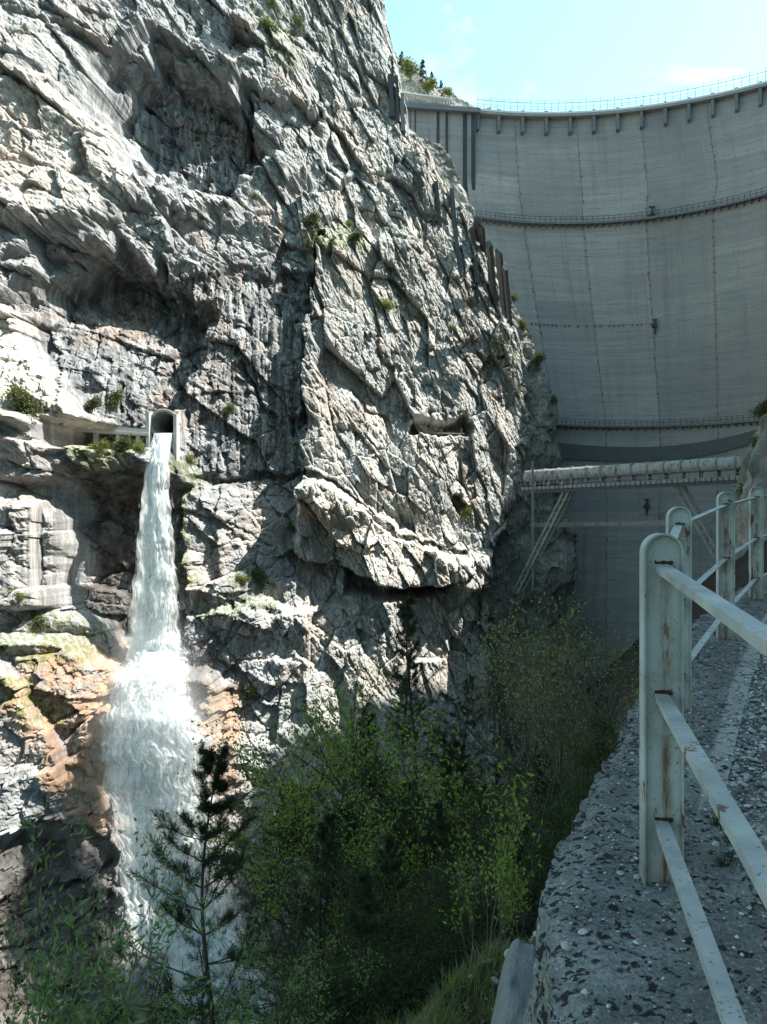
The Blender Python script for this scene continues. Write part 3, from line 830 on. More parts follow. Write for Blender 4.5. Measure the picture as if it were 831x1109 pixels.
# pale rock wedges at the foot of the thrust wall
for px, py, s in ((450, 165, 2.6), (470, 195, 2.4)):
    q = W(px, py, 150); m = MB(); m.box((0, 0, 0), (s, s, s * 2.2), .5, .2)
    o = m.build('concrete_wedge', M_CONCB, bevel=.2); o.location = q
    tag(o, 'pale concrete wedge below the abutment wall, %s of two' % ('upper' if px < 460 else 'lower'), 'wedge', 'concrete wedges below the abutment wall')

# ------------------------------------------------------------------ concrete buttress ribs along the ridge
ribs = [(423, 82, 128, 6), (429, 84, 134, 5), (435, 104, 145, 5), (454, 186, 217, 4), (472, 197, 246, 5), (489, 206, 300, 5), (511, 247, 307, 6), (517, 238, 262, 3), (521, 245, 277, 4), (530, 264, 342, 5), (540, 273, 342, 4), (547, 290, 346, 4), (516, 308, 328, 3)]
for i, (px, y0, y1, wpx) in enumerate(ribs):
    dpx = 9 * (y1 - y0) / 94.0 if px > 450 else 2
    n_ = max(3, int((y1 - y0) / 7)); deps = []
    for k in range(n_ + 1):
        t = k / n_; q = hit(min(px + dpx * t, 552), y0 + (y1 - y0) * t); deps.append(q.y if q.y < 152 else (deps[-1] if deps else 135))
    fit = np.polyfit(np.arange(n_ + 1), deps, 1); dl = np.polyval(fit, np.arange(n_ + 1))
    o = MB(); pts_ = [W(px + dpx * k / n_, y0 + (y1 - y0) * k / n_, dl[k] - 1.0) for k in range(n_ + 1)]
    wv = wpx / F * dl[0] * .95
    for k in range(n_): o.bar(pts_[k], pts_[k].lerp(pts_[k + 1], .985), wv * random.uniform(.8, 1.0), 1.3, up=(0, -1, 0))
    r_ = o.build('concrete_rib', M_CONCR)
    words = ['leftmost tall dark concrete rib at the skyline beside the abutment wall', 'second tall dark concrete rib at the skyline beside the abutment wall', 'third concrete rib at the skyline, closest to the abutment wall',
             'short dark concrete rib highest on the sunlit ridge', 'second dark concrete rib down the sunlit ridge', 'long leaning concrete rib, third down the sunlit ridge', 'thick concrete rib midway along the ridge edge',
             'very short thin concrete rib at the ridge edge above the thick one', 'short rib close to the ridge edge beside the upper gallery', 'longest lower concrete rib of the ridge', 'lower concrete rib right of the longest lower one',
             'lowest rightmost thin concrete rib at the ridge edge', 'short isolated rib stub beneath the thick rib'][i]
    tag(r_, words, 'buttress', 'concrete ribs bracing the ridge')

# ------------------------------------------------------------------ tunnel portal and inlet walkway
ty = TP.y - .4
sc = ty / F                                        # metres per pixel there
def wp(px, py, y=None): return W(px, py, ty if y is None else y)
por = empty('tunnel_portal', wp(178, 470), 'round concrete tunnel mouth in the cliff that the waterfall pours from', 'tunnel')
def pr(o): o.location = -por.location; return o
c = wp(177.5, 459); r_in, r_out = 13.2 * sc, 16.4 * sc
vs = []; fs = []; nseg = 36
for i in range(nseg):
    t = 2 * math.pi * i / nseg
    for (r, y) in ((r_out, ty), (r_in, ty), (r_in, ty + 8), (r_out, ty + 1.5)):
        vs.append((c.x + r * math.cos(t), y, c.z + r * math.sin(t)))
for i in range(nseg):
    k = i * 4; n_ = ((i + 1) % nseg) * 4
    fs += [(k, k + 1, n_ + 1, n_), (k + 1, k + 2, n_ + 2, n_ + 1), (k + 3, k, n_, n_ + 3)]
m = MB(); m.add(vs, fs); pr(m.build('tunnel_ring', M_CONC, por, True))
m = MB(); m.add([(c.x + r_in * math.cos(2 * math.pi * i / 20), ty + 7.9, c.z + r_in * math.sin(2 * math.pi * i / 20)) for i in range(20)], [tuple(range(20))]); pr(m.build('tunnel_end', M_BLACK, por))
for px0, yt, yb in ((162.5, 447, 488), (192, 449, 500)):
    a = wp(px0, yt); b = wp(px0, yb)
    m = MB(); m.box((a.x, ty - .15, (a.z + b.z) / 2), (3.6 * sc, 1.6, a.z - b.z)); pr(m.build('side_wall', M_CONCB, por, bevel=.04))
m = MB()
a = wp(163, 474); b = wp(191, 486); m.box(((a.x + b.x) / 2, ty + .2, (a.z + b.z) / 2), (b.x - a.x, 1.0, a.z - b.z)); pr(m.build('sill', M_CONC, por))
wkx = empty('inlet_walkway', wp(110, 480), 'pale concrete footway on short pillars leading along the cliff to the tunnel mouth', 'walkway')
def wl_(o): o.location = -wkx.location; return o
yy0 = ty - .6
A = W(50, 464, yy0 - 3.5); B = W(161, 471, yy0)
def wkp(t): return A.lerp(B, t)
m = MB(); m.bar(A, B, 1.5, .34); wl_(m.build('deck', M_CONCB, wkx, bevel=.03))
m = MB(); a = A + Vector((0, -.7, .42)); b = B + Vector((0, -.7, .3)); m.bar(a, b, .12, .5); wl_(m.build('parapet', M_CONCB, wkx))
for t in (.22, .48, .70, .90):
    p = wkp(t); m = MB(); m.box((p.x, p.y + .05, p.z - 1.0), (.42, .8, 1.7)); wl_(m.build('pillar', M_CONCB, wkx, bevel=.03))
m = MB()
for i in range(14):
    p = wkp(i / 13) + Vector((0, .5, .2)); m.bar(p, p + Vector((0, 0, 1.0)), .05, .05)
p, q = wkp(0) + Vector((0, .5, 1.2)), wkp(1) + Vector((0, .5, 1.2)); m.bar(p, q, .05, .05); m.bar(p - Vector((0, 0, .5)), q - Vector((0, 0, .5)), .04, .04)
wl_(m.build('railing', M_IRON, wkx))
# little post and rails in the slot cave
q = hit(470, 470)
cr = MB()
for px in (450, 462, 478, 500): p = W(px, 470, q.y - .6); cr.bar(p, p + Vector((0, 0, .9)), .10, .10)
cr.bar(W(448, 468.5, q.y - .6), W(503, 469.5, q.y - .6), .10, .18)
tag(cr.build('cave_railing', M_CONCB), 'pale low railing along the sill of the slot cave in the cliff', 'railing')

# ------------------------------------------------------------------ waterfall
rows = [(469, 167, 187), (485, 161, 185), (500, 158, 184), (530, 154, 184), (560, 151, 187), (600, 147, 190), (640, 143, 193), (680, 137, 195), (705, 131, 199), (722, 125, 203), (745, 116, 209), (780, 107, 219), (815, 105, 231), (850, 112, 236), (885, 118, 238), (920, 124, 240), (960, 128, 252), (1000, 134, 268), (1050, 150, 300), (1109, 178, 335), (1180, 215, 370)]
ra = np.array(rows, float)
fall = empty('waterfall', wp(175, 720), 'white waterfall bursting from the tunnel and fanning out down the cliff', 'waterfall')
dep_rows = []
for r_ in rows:
    d0 = []
    for t in (.15, .5, .85):
        d0.append(hit(r_[1] + (r_[2] - r_[1]) * t, r_[0]).y)
    dep_rows.append(np.percentile(d0, 30))
dep = np.array(dep_rows)
jetd = ty - .3 - np.interp(ra[:, 0], [469, 500, 600, 700], [0, .8, 2.2, 3.2])
dep = np.where(ra[:, 0] < 712, np.minimum(dep - .3, jetd), dep - np.interp(ra[:, 0], [700, 780], [.6, 1.4]))
for i in range(1, len(dep)): dep[i] = min(dep[i], dep[i - 1] + .2)
dep = np.maximum(dep, dep[0] - 30)
def sheet(name, a0, a1, shrink, off, dens_fn, seed, parent, bul=1.0):
    ys = np.arange(a0, a1, 1.6); nu_ = 110
    U, YY = np.meshgrid(np.linspace(0, 1, nu_), ys, indexing='ij')
    xl = np.interp(YY, ra[:, 0], ra[:, 1]); xr = np.interp(YY, ra[:, 0], ra[:, 2])
    mid = (xl + xr) / 2; hw_ = (xr - xl) / 2 * shrink
    pxs = mid + (U * 2 - 1) * hw_
    dd = np.interp(YY, ra[:, 0], dep) - off - np.sqrt(np.clip(1 - (U * 2 - 1) ** 2, 0, 1)) * hw_ / F * 90 * np.interp(YY, [469, 700, 760], [1.15, .8, .6])
    dd = dd + .5 * fbm(U * 3 + seed, YY / 30, 3, seed)
    xm = (U * 2 - 1) * hw_ * .1; zm = YY * .1
    wcl = np.interp(YY, [469, 690, 740], [.22, .42, .8])
    dd = dd - wcl * (.9 * np.abs(gn(xm / .5 + seed, zm / np.interp(YY, [469, 690, 760], [9, 7, 3.2]) - seed, seed + 7)) + 1.1 * np.abs(gn(xm / 1.3, zm / 3.6, seed + 9)) + .25 * np.abs(gn(xm / .25, zm / 2.4, seed + 11)))
    pxs = pxs + 2.2 * fbm(U * 2 + seed, YY / 24, 3, seed + 5) * hw_ / 20
    x = (pxs - CX) / F * dd; z = (CY - YY) / F * dd
    o = mesh_np(name, np.stack([x, dd, z], -1).reshape(-1, 3), grid_faces(nu_, len(ys)), M_WATER, parent, True,
                attrs={'dens': dens_fn(YY).ravel()}, uv=np.stack([U, YY / 100], -1).reshape(-1, 2))
    o.location = -fall.location
    return o
sheet('water_jet', 469, 735, .98, .0, lambda y: np.interp(y, [469, 520, 700, 735], [1.3, 1.2, .9, .3]), 300, fall)
sheet('water_jet', 469, 760, .75, .7, lambda y: np.interp(y, [469, 520, 700, 760], [.9, .6, .55, .3]), 310, fall)
sheet('side_veil', 500, 740, 1.35, -.5, lambda y: np.interp(y, [500, 540, 740], [-.8, .0, .2]), 320, fall)
sheet('spray_fan', 700, 1180, 1.0, .0, lambda y: np.interp(y, [700, 730, 850, 960, 1180], [-.5, .7, 1.1, 1.0, .8]), 330, fall)
sheet('spray_fan', 712, 1100, .72, 1.2, lambda y: np.interp(y, [712, 740, 850, 960, 1100], [-.5, .7, .8, .6, .2]), 340, fall)
sheet('spray_fan', 720, 1000, 1.2, .8, lambda y: np.interp(y, [720, 760, 900, 1000], [-.9, -.05, -.1, -.6]), 350, fall)
# drifting mist
mm, mnt = new_mat('spray_mist'); N = NT(mnt)
cob = N.coord()
r2 = N.n('ShaderNodeVectorMath', operation='LENGTH', ins={0: cob}).outputs['Value']
den = N.math('MULTIPLY', N.math('SUBTRACT', 1.0, N.math('POWER', r2, 1.6), clamp=True), N.ramp(N.noise(cob, 2.2, 4, .6), [(.35, .2), (.65, 1)]))
pv = N.n('ShaderNodeVolumePrincipled', ins={'Color': (.97, .985, .99, 1), 'Density': N.math('MULTIPLY', den, .20), 'Anisotropy': .0})
N.n('ShaderNodeOutputMaterial', ins={'Volume': pv.outputs[0]})
def mist(px, py, y, rx, ry, rz_):
    me = bpy.data.meshes.new('mist')
    import bmesh
    bm = bmesh.new(); bmesh.ops.create_icosphere(bm, subdivisions=3, radius=1); bm.to_mesh(me); bm.free()
    me.materials.append(mm); o = bpy.data.objects.new('mist', me); COL.objects.link(o); o.parent = fall
    o.location = W(px, py, y) - fall.location; o.scale = (rx, ry, rz_); return o
yd = float(np.interp(790, ra[:, 0], dep))
mist(172, 815, yd - 3, 7.0, 4.0, 13)

# ------------------------------------------------------------------ bridges in front of the dam
br = empty('pipe_bridge', (37, 128, 4), 'long steel bridge carrying a rust-stained white pipe across the gorge', 'bridge')
def bl(o): o.location = -br.location; return o
BA, BB = Vector((24.2, 141, 3.9)), Vector((50.6, 116, 4.75))
bd = (BB - BA).normalized(); bn = Vector((bd.y, -bd.x, 0)).normalized()
if bn.y > 0: bn = -bn
m = MB(); m.bar(BA, BB, 3.4, .5); bl(m.build('deck', M_STEEL, br))
m = MB(); m.bar(BA + Vector((0, 0, -.55)) + bn * 1.5, BB + Vector((0, 0, -.55)) + bn * 1.5, .35, .5)
for i in range(45): p = BA.lerp(BB, i / 44) + bn * 1.72; m.box((p.x, p.y, p.z - .15), (.1, .1, .8))
bl(m.build('girder', M_IRON, br))
m = MB(); pts = [BA.lerp(BB, i / 40) + Vector((0, 0, 2.15)) for i in range(41)]; m.tube(pts, .98, 18); pip = bl(m.build('pipe', M_PIPE, br, True))
m = MB()
for i in range(14):
    p = BA.lerp(BB, (i + .5) / 14) + Vector((0, 0, 2.15)); m.tube([p - bd * .12, p + bd * .12], 1.12, 18)
    m.box((p.x, p.y, p.z - 1.3), (.3, 1.4, .7), math.atan2(bd.y, bd.x))
m.build('pipe_collar', M_STEEL, pip)
m = MB()
for i in range(40):
    p = BA.lerp(BB, i / 39) + bn * 1.65 + Vector((0, 0, .2)); m.bar(p, p + Vector((0, 0, 1.25)), .06, .06)
for h in (.7, 1.4): m.bar(BA + bn * 1.65 + Vector((0, 0, h)), BB + bn * 1.65 + Vector((0, 0, h)), .06, .06)
bl(m.build('railing', M_STEEL, br))
def px_on(px, A_, B_):
    lo, hi = 0.0, 1.0
    for _ in range(40):
        t = (lo + hi) / 2; p = A_.lerp(B_, t)
        if CX + F * p.x / p.y < px: lo = t
        else: hi = t
    return A_.lerp(B_, lo)
def strut(top, bot, name, par):
    m = MB(); wv = bn * .75; side_ = (top - bot).cross(bn).normalized() * .42
    for s in (-1, 1):
        for u_ in (-1, 1):
            m.bar(bot + wv * s + side_ * u_, top + wv * s + side_ * u_, .30, .30)
    n_ = 16
    for i in range(n_):
        for s in (-1, 1):
            p = bot.lerp(top, i / n_) + wv * s; q = bot.lerp(top, (i + 1) / n_) + wv * s; f = 1 if i % 2 else -1
            m.bar(p + side_ * f, q - side_ * f, .14, .14)
    o = m.build(name, M_STEEL, par); o.location = -par.location
t1 = px_on(617, BA, BB) - Vector((0, 0, .5)); strut(t1, W(562, 640, 140), 'strut', br)
t2 = px_on(735, BA, BB) - Vector((0, 0, .5)); strut(t2, W(790, 622, 119), 'strut', br)
m = MB(); p = px_on(577, BA, BB); m.bar(W(577, 500, p.y - 2), W(577, 640, p.y - 2), .32, .32); bl(m.build('pylon', M_CONCD, br))
fb = empty('footbridge', (37, 130, -2), 'narrow straight steel footbridge crossing below the pipe bridge', 'footbridge')
def fl_(o): o.location = -fb.location; return o
FA, FB_ = W(576, 568.5, 148), W(812, 565, 124)
m = MB(); m.bar(FA, FB_, 1.4, .75); fl_(m.build('deck', M_STEEL, fb))
m = MB()
for i in range(32):
    p = FA.lerp(FB_, i / 31) + bn * .6 + Vector((0, 0, .3)); m.bar(p, p + Vector((0, 0, 1.3)), .06, .06)
for h in (.9, 1.5): m.bar(FA + bn * .6 + Vector((0, 0, h)), FB_ + bn * .6 + Vector((0, 0, h)), .05, .05)
fl_(m.build('railing', M_STEEL, fb))

# ------------------------------------------------------------------ near ground: slope, walkway, gravel, railing
def terr(x, y):
    d = edge_x(y) - x
    sw = np.interp(y, [5.4, 7.2], [2.0, .4])
    n = .35 * fbm(np.asarray(x) / 3.0, np.asarray(y) / 3.0, 3, 401) + .10 * fbm(np.asarray(x) / .5, np.asarray(y) / .5, 3, 402)
    z = path_z(y) - 1.95 - .36 * np.clip(d, -1, sw) - 1.0 * np.maximum(d - sw, 0)
    return np.maximum(z + n * np.clip(d + .3, .2, 2.5), -72 + n)
gx = np.concatenate([np.arange(-6, 8, .07), np.arange(8, 62, .8)]); gx = np.concatenate([np.arange(-70, -6, .8), gx])
gy = np.concatenate([np.arange(-20, 3, 1.0), np.arange(3, 14, .07), np.arange(14, 200, .9)])
A_, B_ = np.meshgrid(gx, gy, indexing='ij')
A2 = np.minimum(A_, edge_x(B_) + .05 + .0 * A_)
mesh = mesh_np('slope', np.stack([A2, B_, terr(A2, B_)], -1).reshape(-1, 3), grid_faces(len(gx), len(gy)), M_SOIL, smooth=True)
tag(mesh, kind='structure')
m = MB(); m.add([(-2500, -2500, -74), (2500, -2500, -74), (2500, 2500, -74), (-2500, 2500, -74)], [(0, 1, 2, 3)])
tag(m.build('ground', M_SOIL), kind='structure')

# walkway curb with crumbled outer edge: cross sections along the path
yj = np.concatenate([np.arange(-6, 1.6, .3), np.arange(1.6, 12, .022), np.arange(12, 60, .5)])
def joint_x(y): return np.interp(y, [-20, 0, 2, 3.37, 4.12, 5.59, 7.13, 9.6, 12, 22, 50, 100, 200], [.9, 1.0, 1.12, 1.36, 1.72, 2.46, 3.28, 4.72, 6.45, 13.3, 27, 48, 91])
prof_t = np.linspace(0, 1, 60)
ex = edge_x(yj) ; jx_ = joint_x(yj); pz = path_z(yj)
ed = .018 * fbm(yj / .10, yj * 0, 4, 411) + .028 * fbm(yj / .7, yj * 0 + 3, 3, 412)
rowsV = []
wallh = np.concatenate([np.linspace(-2.6, -.06, 46), [-.03]])
for h in wallh:
    bat = .10 * (-h)
    rowsV.append(np.stack([ex + ed * (1 if h > -.5 else .6) - bat * 1.0 + (.030 * fbm(yj / .14, yj * 0 + h / .18, 4, 413)), yj, pz + h], -1))
for t in prof_t:
    x = (ex + ed + .02) * (1 - t) + jx_ * t
    crumb = -.03 * np.exp(-t * 18)
    rowsV.append(np.stack([x, yj, pz + crumb + .006 * fbm(x / .12, yj / .12, 4, 415) + .010 * fbm(x / .8, yj / .8, 3, 416)], -1))
rowsV.append(np.stack([jx_ + .005, yj, pz - .05], -1)); rowsV.append(np.stack([jx_ + .005, yj, pz - .5], -1))
VV = np.stack(rowsV, 0)
kr = np.concatenate([np.zeros(len(wallh)), sst(.80, .84, prof_t), [1, 1]])[:, None] * sst(2.9, 4.3, yj)[None]
mo_ = np.concatenate([np.full(len(wallh), 1.0), .25 + .75 * np.exp(-prof_t * 3.0), [0, 0]])[:, None] * (.75 + .5 * fbm(yj / 1.1, yj * 0, 3, 431))[None]
wall = mesh_np('parapet_wall', VV.reshape(-1, 3), grid_faces(VV.shape[0], VV.shape[1])[:, ::-1], M_WALK, smooth=False, attrs={'kerb': kr, 'lichen': np.clip(mo_, 0, 1.2)})
tag(wall, 'pitted grey concrete wall top carrying the railing beside the gravel path', 'wall')
# gravel path
t = np.linspace(0, 1, 90)[:, None]; yg = np.concatenate([np.arange(-6, 1, .3), np.arange(1, 14, .04), np.arange(14, 60, .6)])[None, :]
xg = joint_x(yg) * (1 - t) + (edge_x(yg) + 4.6) * t + 0 * yg; yy_ = yg + 0 * t
zg = path_z(yy_) - .018 + .012 * fbm(xg / .1, yy_ / .1, 3, 421) + .03 * fbm(xg / .9, yy_ / .9, 3, 422) * np.clip(t * 12, 0, 1)
tag(mesh_np('path', np.stack([xg, yy_, zg], -1).reshape(-1, 3), grid_faces(90, yg.size)[:, ::-1], M_GRAV, smooth=False), kind='structure')
# loose gravel (uncountable)
def pebbles(n, xf, yf, zf, smin, smax, seed):
    rs = np.random.RandomState(seed)
    ico = np.array([(0, 0, 1), (.9, 0, .2), (.28, .85, .2), (-.72, .53, .2), (-.72, -.53, .2), (.28, -.85, .2), (.72, .53, -.5), (-.28, .85, -.5), (-.9, 0, -.5), (-.28, -.85, -.5), (.72, -.53, -.5)])
    tri = []
    for k in range(5):
        a, b = 1 + k, 1 + (k + 1) % 5; c_, d_ = 6 + k, 6 + (k + 1) % 5
        tri += [(0, a, b), (a, c_, b), (b, c_, d_)]
    tri = np.array(tri)
    Y_ = yf(rs.rand(n), rs); X_ = xf(rs.rand(n), Y_); s = smin * (smax / smin) ** (rs.rand(n) ** 2.2)
    an = rs.rand(n) * 6.28; ca, sa = np.cos(an), np.sin(an)
    P = ico[None] * (1 + .35 * (rs.rand(n, 11, 1) - .5)) * np.stack([s * (1 + rs.rand(n)), s, s * (.5 + .5 * rs.rand(n))], -1)[:, None, :]
    Q = np.stack([P[..., 0] * ca[:, None] - P[..., 1] * sa[:, None] + X_[:, None], P[..., 0] * sa[:, None] + P[..., 1] * ca[:, None] + Y_[:, None], P[..., 2] + zf(X_, Y_)[:, None]], -1)
    return Q.reshape(-1, 3), (tri[None] + (np.arange(n) * 11)[:, None, None]).reshape(-1, 3)
mp, mnt = new_mat('pebble_stone'); N = NT(mnt); rnd_ = N.n('ShaderNodeNewGeometry').outputs['Random Per Island']
N.out(N.ramp(rnd_, [(0, (.08, .08, .08)), (.5, (.22, .225, .22)), (1, (.50, .50, .48))]), .9)
P, T = pebbles(26000, lambda r, y: joint_x(y) - .03 + (r ** 1.15) * 2.6, lambda r, rs: 1.0 + 8 * r ** 1.3, lambda x, y: path_z(y) - .008, .0045, .019, 5)
tag(mesh_np('gravel', P, T, mp), kind='stuff')
P, T = pebbles(2600, lambda r, y: edge_x(y) + .05 + r * (joint_x(y) - edge_x(y)), lambda r, rs: 1.2 + 6 * r, lambda x, y: path_z(y) + .004, .0025, .009, 6)
tag(mesh_np('grit', P, T, mp), kind='stuff')
P, T = pebbles(1500, lambda r, y: edge_x(y) - .1 - r * 1.3, lambda r, rs: 4 + 4 * r, lambda x, y: terr(x, y), .008, .035, 8)
tag(mesh_np('scree', P, T, mp), kind='stuff')

def lump(name, loc_, size, mat, seed, sub=4, boxy=False):
    import bmesh
    bm = bmesh.new(); bmesh.ops.create_icosphere(bm, subdivisions=sub, radius=1)
    rs = np.random.RandomState(seed)
    nr = rs.randn(9, 3); nr /= np.linalg.norm(nr, axis=1)[:, None]; cut = .62 + .3 * rs.rand(9)
    co = np.array([v.co[:] for v in bm.verts])
    if boxy: co = np.sign(co) * np.abs(co) ** .45 * .8; co[:, 2] += .25 * co[:, 1]; cut = cut + .25
    for n_, c_ in zip(nr, cut):
        d = co @ n_; ex_ = np.maximum(d - c_, 0); co -= ex_[:, None] * n_ * .92
    co *= (1 + .05 * fbm(co[:, 0] * 2 + seed, co[:, 1] * 2 + co[:, 2] * 1.7, 4, seed))[:, None]
    for v_, c_ in zip(bm.verts, co): v_.co = c_ * np.array(size)
    me = bpy.data.meshes.new(name); bm.to_mesh(me); bm.free(); me.materials.append(mat)
    o = bpy.data.objects.new(name, me); COL.objects.link(o); o.location = loc_; o.rotation_euler = (0, .25, -.2) if boxy else (rs.rand() * .4, rs.rand() * .4, rs.rand() * 6); return o
b = lump('lump', W(558, 1110, 4.1), (.13, .60, .24), mat_simple('dark_grey_footing', (.17, .175, .17), .9, .5, 9, .03), 3, 6, True); tag(b, 'large smooth grey footing slab leaning at the foot of the concrete wall', 'lump')  # concrete footing slab along the wall side, boxy form
b = lump('stone', W(553, 1034, 5.3), (.045, .04, .035), M_STONE, 4); tag(b, 'pale fist sized stone on the grass bank above the footing slab', 'stone')
def on_walk(px, py):
    y = 1.483 / (.055 + (py - CY) / F); return W(px, py, y)
for px, py, s, lab in ((632, 1012, .019, 'rounded white stone on the wall top left of the railing post'), (614, 1028, .024, 'flat white stone chip near the crumbled wall edge'),
                       (775, 917, .02, 'pale pebble on the gravel behind the lowest rail'), (690, 952, .015, 'small pebble against the foot of the nearest post'), (672, 948, .017, 'squat stone left of the nearest post foot')):
    b = lump('stone', on_walk(px, py) + Vector((0, 0, s * .45)), (s, s * .8, s * .45), mat_simple('pale_stone', (.36, .36, .35), .9, .15, 40, .002) if s > .018 else M_STONE, int(px), 3)
    tag(b, lab, 'stone')
# railing
PH = 1.25; PW = .138
posts = [(.60, .86), (.99, 2.96), (1.80, 5.07), (2.93, 7.12), (4.17, 9.3), (5.75, 11.4)]
base_z = [-1.40, -1.325, -1.217, -1.076, -.97, -.86]
rail = empty('guard_railing', (.99, 2.96, -1.32), 'rusty pale green steel railing with round topped posts along the wall', 'railing')
def gl(o): o.location = -rail.location; return o
def post(i):
    x, y = posts[i]; z0 = base_z[i] - .02; H = PH + .02
    a = posts[max(i - 1, 0)]; b = posts[min(i + 1, len(posts) - 1)]
    an = math.atan2(b[1] - a[1], b[0] - a[0]) if i else math.atan2(posts[1][1] - posts[0][1], posts[1][0] - posts[0][0])
    an = R(90) + (an - R(90)) * .25                       # plates stand nearly square to the view along the path
    t = Vector((math.sin(an), -math.cos(an), 0)); f = Vector((math.cos(an), math.sin(an), 0))
    if t.x < 0: t = -t
    r_ = PW / 2
    prof = [(-r_, z0), (-r_, z0 + H * .3), (-r_, z0 + H * .6), (-r_, z0 + H - r_)] + [(-r_ * math.cos(k * math.pi / 16), z0 + H - r_ + r_ * math.sin(k * math.pi / 16)) for k in range(1, 16)] + [(r_, z0 + H - r_), (r_, z0 + H * .6), (r_, z0 + H * .3), (r_, z0)]
    th_ = .007; dp = .034
    c0 = Vector((x, y, 0))
    def pt(u_, z_, d_): return c0 + t * u_ + f * d_ + Vector((0, 0, z_))
    vs = []; fs = []
    n = len(prof)
    def inset(k, e):
        u_, z_ = prof[k]
        if z_ <= z0 + H - r_: return (u_ - math.copysign(e, u_), z_)
        dx, dz_ = u_, z_ - (z0 + H - r_); l = math.hypot(dx, dz_); return (dx * (l - e) / l, z0 + H - r_ + dz_ * (l - e) / l)
    for k in range(n):                                     # rim: outer front, inner front, outer back, inner back
        u_, z_ = prof[k]; ui, zi = inset(k, th_)
        vs += [pt(u_, z_, -dp), pt(ui, zi, -dp), pt(u_, z_, dp), pt(ui, zi, dp)]
    for k in range(n - 1):
        q = 4 * k
        fs += [(q, q + 1, q + 5, q + 4), (q + 2, q + 6, q + 7, q + 3), (q, q + 4, q + 6, q + 2), (q + 1, q + 3, q + 7, q + 5)]
    rim = len(vs)
    # web as a grid of columns so that the rust run follows the height
    cols = 13; rws = 60
    for d_ in (-.004, .004):
        b0 = len(vs)
        for a_ in range(cols):
            u_ = (-1 + 2 * a_ / (cols - 1)) * (r_ - th_)
            zt_ = z0 + H - r_ + math.sqrt(max(0, (r_ - th_ * .5) ** 2 - u_ * u_))
            for c_ in range(rws): vs.append(pt(u_, z0 + (zt_ - z0) * c_ / (rws - 1), d_))
        for a_ in range(cols - 1):
            for c_ in range(rws - 1):
                q = b0 + a_ * rws + c_; fs.append((q, q + rws, q + rws + 1, q + 1))
    m = MB(); m.add(vs, fs)
    o = gl(m.build('post', M_PAINT, rail))
    at = o.data.attributes.new('rust', 'FLOAT', 'POINT'); val = []
    for v_ in vs:
        q = Vector(v_) - c0; u_ = q.dot(t); hz = q.z - z0
        below = 1.0 if hz < PH - .13 else 0.0
        wdt = .017 if i == 1 else .035
        cx_ = .016 if i == 1 else .0
        val.append(below * math.exp(-((u_ - cx_) / wdt) ** 2) * (1.0 if i == 1 else 1.0) + .5 * math.exp(-hz / .05))
    at.data.foreach_set('value', val)
for i in range(len(posts)): post(i)
offs = [-.11, -.57, -1.02]
for ri, of in enumerate(offs):
    for i in range(len(posts) - 1):
        a = Vector((posts[i][0], posts[i][1], base_z[i] + PH + of)); b = Vector((posts[i + 1][0], posts[i + 1][1], base_z[i + 1] + PH + of))
        d = (b - a).normalized()
        a2 = a - d * .02; b2 = b + d * .0
        if i == 0: b2 = b - d * .035
        m = MB(); n_ = 24
        for k in range(1):
            r_ = d.cross(Vector((0, 0, 1))).normalized(); u_ = r_.cross(d)
            w2, tk, hh = .024, .006, .026
            # angle iron: flat top, leg hanging on the inner side
            sec = [(-w2, 0), (w2, 0), (w2, -tk), (-w2 + tk, -tk), (-w2 + tk, -hh), (-w2, -hh)]
            vs = []; fs = []
            for s in range(n_ + 1):
                p = a2.lerp(b2, s / n_) + Vector((0, 0, 0.0004 * math.sin(s * 1.3 + i + ri)))
                vs += [p + r_ * q[0] + u_ * q[1] for q in sec]
            for s in range(n_):
                for q in range(6): fs.append((s * 6 + q, s * 6 + (q + 1) % 6, s * 6 + 6 + (q + 1) % 6, s * 6 + 6 + q))
            fs += [(0, 1, 2, 3, 4, 5), tuple(n_ * 6 + q for q in (5, 4, 3, 2, 1, 0))]
            m.add(vs, fs)
        gl(m.build('rail', M_PAINT, rail))
        wm = MB(); pw_ = a + Vector((0, 0, .004)); q_ = d.cross(Vector((0, 0, 1))).normalized()
        for k in range(9):
            s_ = (k / 8 - .5) * .062; c_ = pw_ + q_ * s_ - d * .006
            wm.box((c_.x, c_.y, c_.z + random.uniform(-.002, .002)), (.010, .014, .009 + random.uniform(0, .005)), k)
        gl(wm.build('weld_bead', M_RUST, rail))

# ------------------------------------------------------------------ vegetation
RS = np.random.RandomState(11)
def tubes_np(segs, n=5):
    """segs list of (p,q,r0,r1) -> V, F"""
    if not segs: return np.zeros((0, 3)), np.zeros((0, 4), int)
    P = np.array([s[0][:] for s in segs]); Q = np.array([s[1][:] for s in segs]); r0 = np.array([s[2] for s in segs]); r1 = np.array([s[3] for s in segs])
    d = Q - P; d /= np.linalg.norm(d, axis=1)[:, None] + 1e-9
    up = np.where(np.abs(d[:, 2:3]) < .9, np.array([[0, 0, 1.]]), np.array([[1., 0, 0]]))
    a = np.cross(d, up); a /= np.linalg.norm(a, axis=1)[:, None]; b = np.cross(a, d)
    t = np.arange(n) * 2 * np.pi / n
    ringv = a[:, None] * np.cos(t)[None, :, None] + b[:, None] * np.sin(t)[None, :, None]
    V = np.concatenate([P[:, None] + ringv * r0[:, None, None], Q[:, None] + ringv * r1[:, None, None]], 1).reshape(-1, 3)
    k = np.arange(n); f = np.stack([k, (k + 1) % n, (k + 1) % n + n, k + n], 1)
    Fc = (f[None] + (np.arange(len(segs)) * 2 * n)[:, None, None]).reshape(-1, 4)
    return V, Fc

